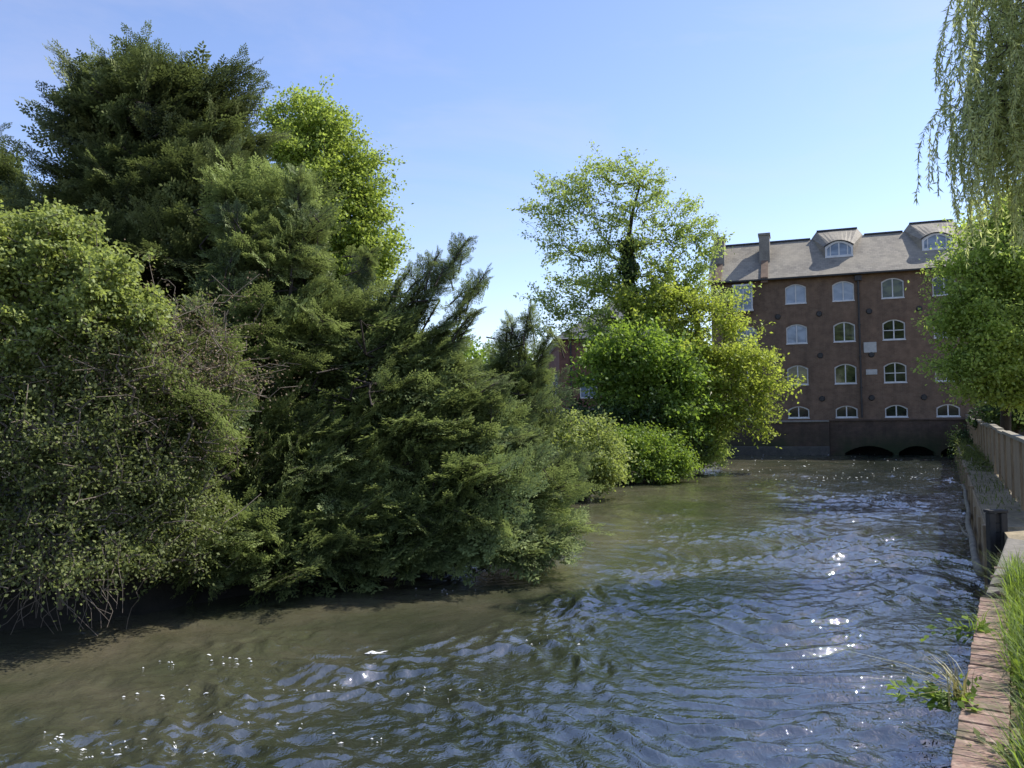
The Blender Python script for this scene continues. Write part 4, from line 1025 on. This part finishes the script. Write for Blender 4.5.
def timber_things():
    # dark timber box end
    b = tag(empty('timber_box', (QN.x, BOX_D, 0)), 'dark boarded timber box standing in the water at the end of the quay', 'box')
    w_ = WD.x + .1 - QN.x
    m = MB()
    for i in range(4):
        m.box(.03, w_-.03, .0+.002*i, .05+.002*i, .66+i*.13, .785+i*.13)
    m.build('panel', M['timber_dark'], b, .006)
    for x in (-.02, w_-.06):
        m = MB(); m.box(x, x+.09, -.03, .07, -.9, 1.19); m.build('post', M['timber_dark'], b, .01)
    m = MB(); m.box(-.03, w_+.04, -.04, .10, 1.193, 1.235); m.build('lid', M['timber_dark'], b, .01)
    m = MB(); m.box(0.03, w_-.03, -.02, .04, .58, .64); m.build('rail', M['timber'], b, .008)
    # plank quay facing
    d = (QF-QN); L = d.length; dn = d.normalized(); ang = math.atan2(dn.y, dn.x)
    q = tag(empty('timber_quay', (QN.x, BOX_D, 0), ang), 'grey plank facing that holds up the right bank along the river', 'quay')
    g = random.Random(9)
    m = MB()
    for r_i in range(4):
        x = 0.1
        while x < L:
            l = g.uniform(2.2, 3.2); m.box(x, min(L, x+l)-.015, -.035, .03+g.random()*.012, -.2+r_i*.285, .07+r_i*.285); x += l
    m.build('plank', M['timber'], q, .006)
    x = .4
    while x < L:
        m = MB(); m.box(x, x+.11, .0, .075, -.9, .78+g.random()*.22); m.build('post', M['timber'], q, .012); x += 2.0
    # long pale log along the foot of the facing
    lg = tag(empty('floating_log', (QN.x, BOX_D, 0), ang), 'long pale bowed log lying along the foot of the plank quay', 'log')
    pts = [(.25 + 11.5*s, .13 + .03*math.sin(s*6) + .015*math.sin(s*19), .30+.22*s+.03*math.sin(s*9)) for s in np.linspace(0, 1, 30)]
    m = MB(); m.tube(pts, [.058-.02*s+.005*math.sin(s*40) for s in np.linspace(0, 1, 30)], 10); m.build('stem', M['log'], lg, smooth=True)
    m = MB(); m.tube([(3.0, .13, .36), (3.3, .27, .44), (3.5, .34, .58)], [.03, .02, .012], 6); m.build('branch_stub', M['log'], lg)
    # fence
    off = .6
    f = tag(empty('timber_fence', (QN.x, BOX_D, 0), ang), 'weathered grey close-boarded fence running along the right bank to the mill', 'fence')
    x = .6; bay = 0
    Ln = L - .4
    while x < Ln:
        bl = 1.9; xe = min(x+bl, Ln)
        zb = 1.0; zt = 2.13-.10*min(1, x/Ln*1.0)
        m = MB(); m.box(x-.055, x+.055, -off-.055, -off+.055,   .8, zt-.03); m.build('post', M['timber'], f, .01)
        m = MB(); bx = x+.065
        while bx < xe-.1:
            bw = .11; m.box(bx, bx+bw-.012, -off-.012-g.random()*.01, -off+.012, zb+g.uniform(-.03, .06), zt-.03+g.uniform(-.015, .01)); bx += bw
        m.build('board_panel', M['timber'], f)
        m = MB(); m.box(x-.03, xe+.0, -off-.07, -off+.07, zt-.02, zt+.045, Matrix.Rotation(g.gauss(0, .002), 4, 'Y')); m.build('rail', M['log'], f, .008)
        x += bl
    return ang
ANG = timber_things()
# ------------------------------------------------------------------ grass and small plants
def blades(pos, h, wdt, g, lean=.5, bias=(0, 0, 0)):
    n = len(pos); a = g.random(n)*2*np.pi; d = np.stack([np.cos(a), np.sin(a), 0*a], -1)+np.array(bias)
    s = np.stack([-d[:, 1], d[:, 0], 0*a], -1)
    s = unit(s+1e-6)*wdt[:, None]/2; ln = (lean*(.3+g.random(n)))[:, None]
    V = []
    for k, (t_, wk) in enumerate(((0, 1), (.35, .95), (.7, .7), (1, .12))):
        c = pos + UP*(h[:, None]*(t_-.25*ln*t_**2.5)) + d*h[:, None]*ln*t_**2
        V += [c-s*wk, c+s*wk]
    V = np.stack(V, 1); q = np.array([[0, 1, 3, 2], [2, 3, 5, 4], [4, 5, 7, 6]])
    Q = q[None]+(np.arange(n)*8)[:, None, None]
    return V.reshape(-1, 3), Q.reshape(-1, 4), 8
def strip_points(g, s0, s1, o0, o1, n):
    """points on the right bank: s along the wall from WA in metres, o inland"""
    s = g.uniform(s0, s1, n); o = g.uniform(o0, o1, n); nn = cross(dirw)
    return np.stack([WA.x+dirw.x*s+nn.x*o, WA.y+dirw.y*s+nn.y*o, np.full(n, 1.04)-.01*np.maximum(0, s-3)], -1)
g = np.random.default_rng(91)
# tall grass: thick beyond the wall, thinner near the brick edge
pA = strip_points(g, -1.5, 8.5, .45, 1.8, 4200)
pB = np.concatenate([strip_points(g, 1.6, 5.4, .19, .55, 2600), strip_points(g, -.8, 1.8, .27, .6, 1700)])
cA = .5+.5*np.sin(pA[:, 1]*5+pA[:, 0]*3)*np.sin(pA[:, 1]*2.1-1); hA = g.uniform(.08, .30, len(pA))*(.5+cA); cB = .5+.5*np.sin(pB[:, 1]*6.3+1)*np.sin(pB[:, 1]*2.7); hB = g.uniform(.12, .42, len(pB))*(.5+.8*cB)
V1, Q1, _ = blades(pA, hA, g.uniform(.004, .009, len(pA)), g, .7); V2, Q2, _ = blades(pB, hB, g.uniform(.004, .009, len(pB)), g, .7, (-.3, -.1, 0))
pC = strip_points(g, -6, 30, 1.6, 9, 9000); hC = g.uniform(.1, .4, len(pC)); V3, Q3, _ = blades(pC, hC, g.uniform(.006, .014, len(pC)), g, .7)
V = np.concatenate([V1, V2, V3]); Q = np.concatenate([Q1, Q2+len(V1), Q3+len(V1)+len(V2)])
tag(link('grass', np_mesh('grass', V, Q, np.repeat(g.random(len(V)//8), 8)), M['grass']), 'tall green grass growing behind the brick river wall', 'grass', kind='stuff')
# quay edge greenery
d = (QF-QN); dn = d.normalized(); nn = cross(dn)
s = np.concatenate([g.uniform(2, 34, 900), g.uniform(15, 33, 1600)]); o = g.uniform(.0, .66, len(s))
pos = np.stack([QN.x+dn.x*s+nn.x*o, QN.y+dn.y*s+nn.y*o, np.full(len(s), .97)], -1)
cl_ = (.5+.5*np.sin(s*1.9)*np.sin(s*.7+o*3)); V, Q, _ = blades(pos, g.uniform(.1, .55, len(s))*(.4+.8*cl_)*np.where(s > 14, .7, .4), g.uniform(.008, .02, len(s)), g, .8, (-.5, -.2, 0))
tag(link('undergrowth', np_mesh('undergrowth', V, Q, np.repeat(g.random(len(s)), 8)), M['bramble']), 'rough greenery along the foot of the wooden fence', 'undergrowth', kind='stuff')

leafy('quay_bush', 'straggly bush growing out between the plank quay and the fence', 'bush',
      stem_path(g3(978, 468, 26, .8), g3(977, 452, 26), 3, .05),
      [lobe(976, 464, 25.5, 8, 9), lobe(983, 470, 22.5, 7, 8), lobe(970, 456, 30, 6, 8), lobe(988, 474, 20.5, 6, 7)],
      380, 16, .06, 'bramble', 'cane', .03, .3, .25, .5, seed=71, clump=6, clump_r=.16, ground=.3, r_tip=.004)
leafy('quay_bush', 'small dark bush at the far end of the fence beside the last water arch', 'bush',
      stem_path(g3(962, 448, 37, .8), g3(962, 436, 37), 3, .05),
      [lobe(964, 442, 38, 4, 7), lobe(964, 450, 36, 4, 5), lobe(968, 447, 34, 4, 5)],
      220, 16, .09, 'ivy', 'cane', .03, .3, .3, .5, seed=72, clump=6, clump_r=.25, ground=.3, r_tip=.004)
def tuft(name, label, cat, base, n, h, w_, mat, bias, seed, lean=.9, leaf=None):
    g = np.random.default_rng(seed); e = tag(empty(name, tuple(base)), label, cat)
    p = g.normal(size=(n, 3))*np.array([.035, .035, 0])
    V, Q, _ = blades(p, g.uniform(*h, n), g.uniform(w_*.6, w_*1.2, n), g, lean, bias)
    link('blade', np_mesh('blade', V, Q, np.repeat(g.random(n), 8)), M[mat], e)
    if leaf:
        k, size, lm = leaf; c = []
        st = g.normal(size=(7, 3))*np.array([.16, .16, .05])+np.array([bias[0]*.16, bias[1]*.16, .03])
        i = g.integers(0, 7, k); f = g.random(k)[:, None]
        pos = st[i]*f+g.normal(size=(k, 3))*.025
        F = frames(unit(st[i]+g.normal(size=(k, 3))*.15), unit(UP+g.normal(size=(k, 3))*.4)); V, Q = stamp(LEAF[0], LEAF[1], pos, F, size*(.5+g.random(k)))
        link('foliage', np_mesh('foliage', V, Q, np.repeat(g.random(k), 4)), M[lm], e)
    return e
def wallp(s, o=0.0, z=1.1):
    nn = cross(dirw); return (WA.x+dirw.x*s+nn.x*o, WA.y+dirw.y*s+nn.y*o, z)
tuft('weed_plant', 'leafy weed with dry yellow blades hanging over the brick wall edge toward the water', 'weed', wallp(1.02, -.01, 1.09), 46, (.14, .30), .007, 'straw', (-.9, .1, 0), 1, 1.2, (150, .055, 'weed'))
tuft('weed_plant', 'small green weed sprouting at the far end of the brick coping', 'weed', wallp(2.6, .02, 1.1), 22, (.1, .22), .008, 'grass', (-.5, -.2, 0), 2, 1.1, (60, .06, 'weed'))
tuft('weed_plant', 'dry brown weed lying across the brick coping near the bottom right corner', 'weed', wallp(.25, .26, 1.08), 30, (.1, .22), .005, 'straw', (-.3, .2, 0), 3, 1.3, (160, .045, 'bramble'))

g = np.random.default_rng(17)
for k_, (s_, o_, lb) in enumerate(((.1, .36, 'broad-leaved dark weed at the bottom right corner behind the coping'), (.75, .42, 'leafy weed among dry stalks beside the dandelion clocks'), (1.5, .38, 'leafy green weed beside the middle of the brick coping'),
                                   (2.1, .55, 'tall leafy weed at the right edge in the long grass'), (3.3, .42, 'leafy weed at the end of the brick wall, by the slab'), (4.3, .5, 'leafy weed beside the pale slab coping'))):
    tuft('weed_plant', lb, 'weed', wallp(s_, o_, 1.03), 26, (.12, .34), .006, 'straw' if k_ % 2 else 'grass', (-.2, 0, 0), 20+k_, .8, (260, .06, 'weed' if k_ % 3 else 'bush'))

# dandelion clocks
def dandelion(s, o, h, label):
    g = np.random.default_rng(int(s*100+h*1000)); b = wallp(s, o, 1.04)
    e = tag(empty('dandelion', b), label, 'dandelion', 'dandelion clocks in the grass')
    m = MB(); top = Vector((g.normal()*.04, g.normal()*.04, h)); m.tube([(0, 0, 0), tuple(top*.5+Vector((.01, 0, .02))), tuple(top)], [.0035, .003, .0025], 6); m.build('stalk', M['weed'], e)
    n = 150; d_ = unit(g.normal(size=(n, 3))); T = np.array(top)
    V, Q = frusta(np.repeat(T[None], n, 0)+d_*.004, T+d_*.026, np.full(n, .0004), np.full(n, .0012), 3)
    F = frames(unit(np.cross(d_, g.normal(size=(n, 3)))), d_); V2, Q2 = stamp(np.array([[-.5, 0, 0], [0, -.5, 0], [.5, 0, 0], [0, .5, 0]]), np.array([[0, 1, 2, 3]]), T+d_*.027, F, np.full(n, .011))
    link('seed_head', np_mesh('seed_head', np.concatenate([V, V2]), np.concatenate([Q, Q2+len(V)])), M['white'], e)
for s, o, h, lb in ((.55, .30, .17, 'dandelion clock nearest the brick coping, low in the grass'), (1.35, .45, .30, 'tall dandelion clock standing above the grass at the right edge'),
                    (1.05, .34, .24, 'dandelion clock behind the nearest one, by the coping'), (1.25, .62, .26, 'dandelion clock farthest from the wall, among the grass'), (2.5, .4, .38, 'dandelion clock farthest along the wall in the tallest grass')):
    dandelion(s, o, h, lb)
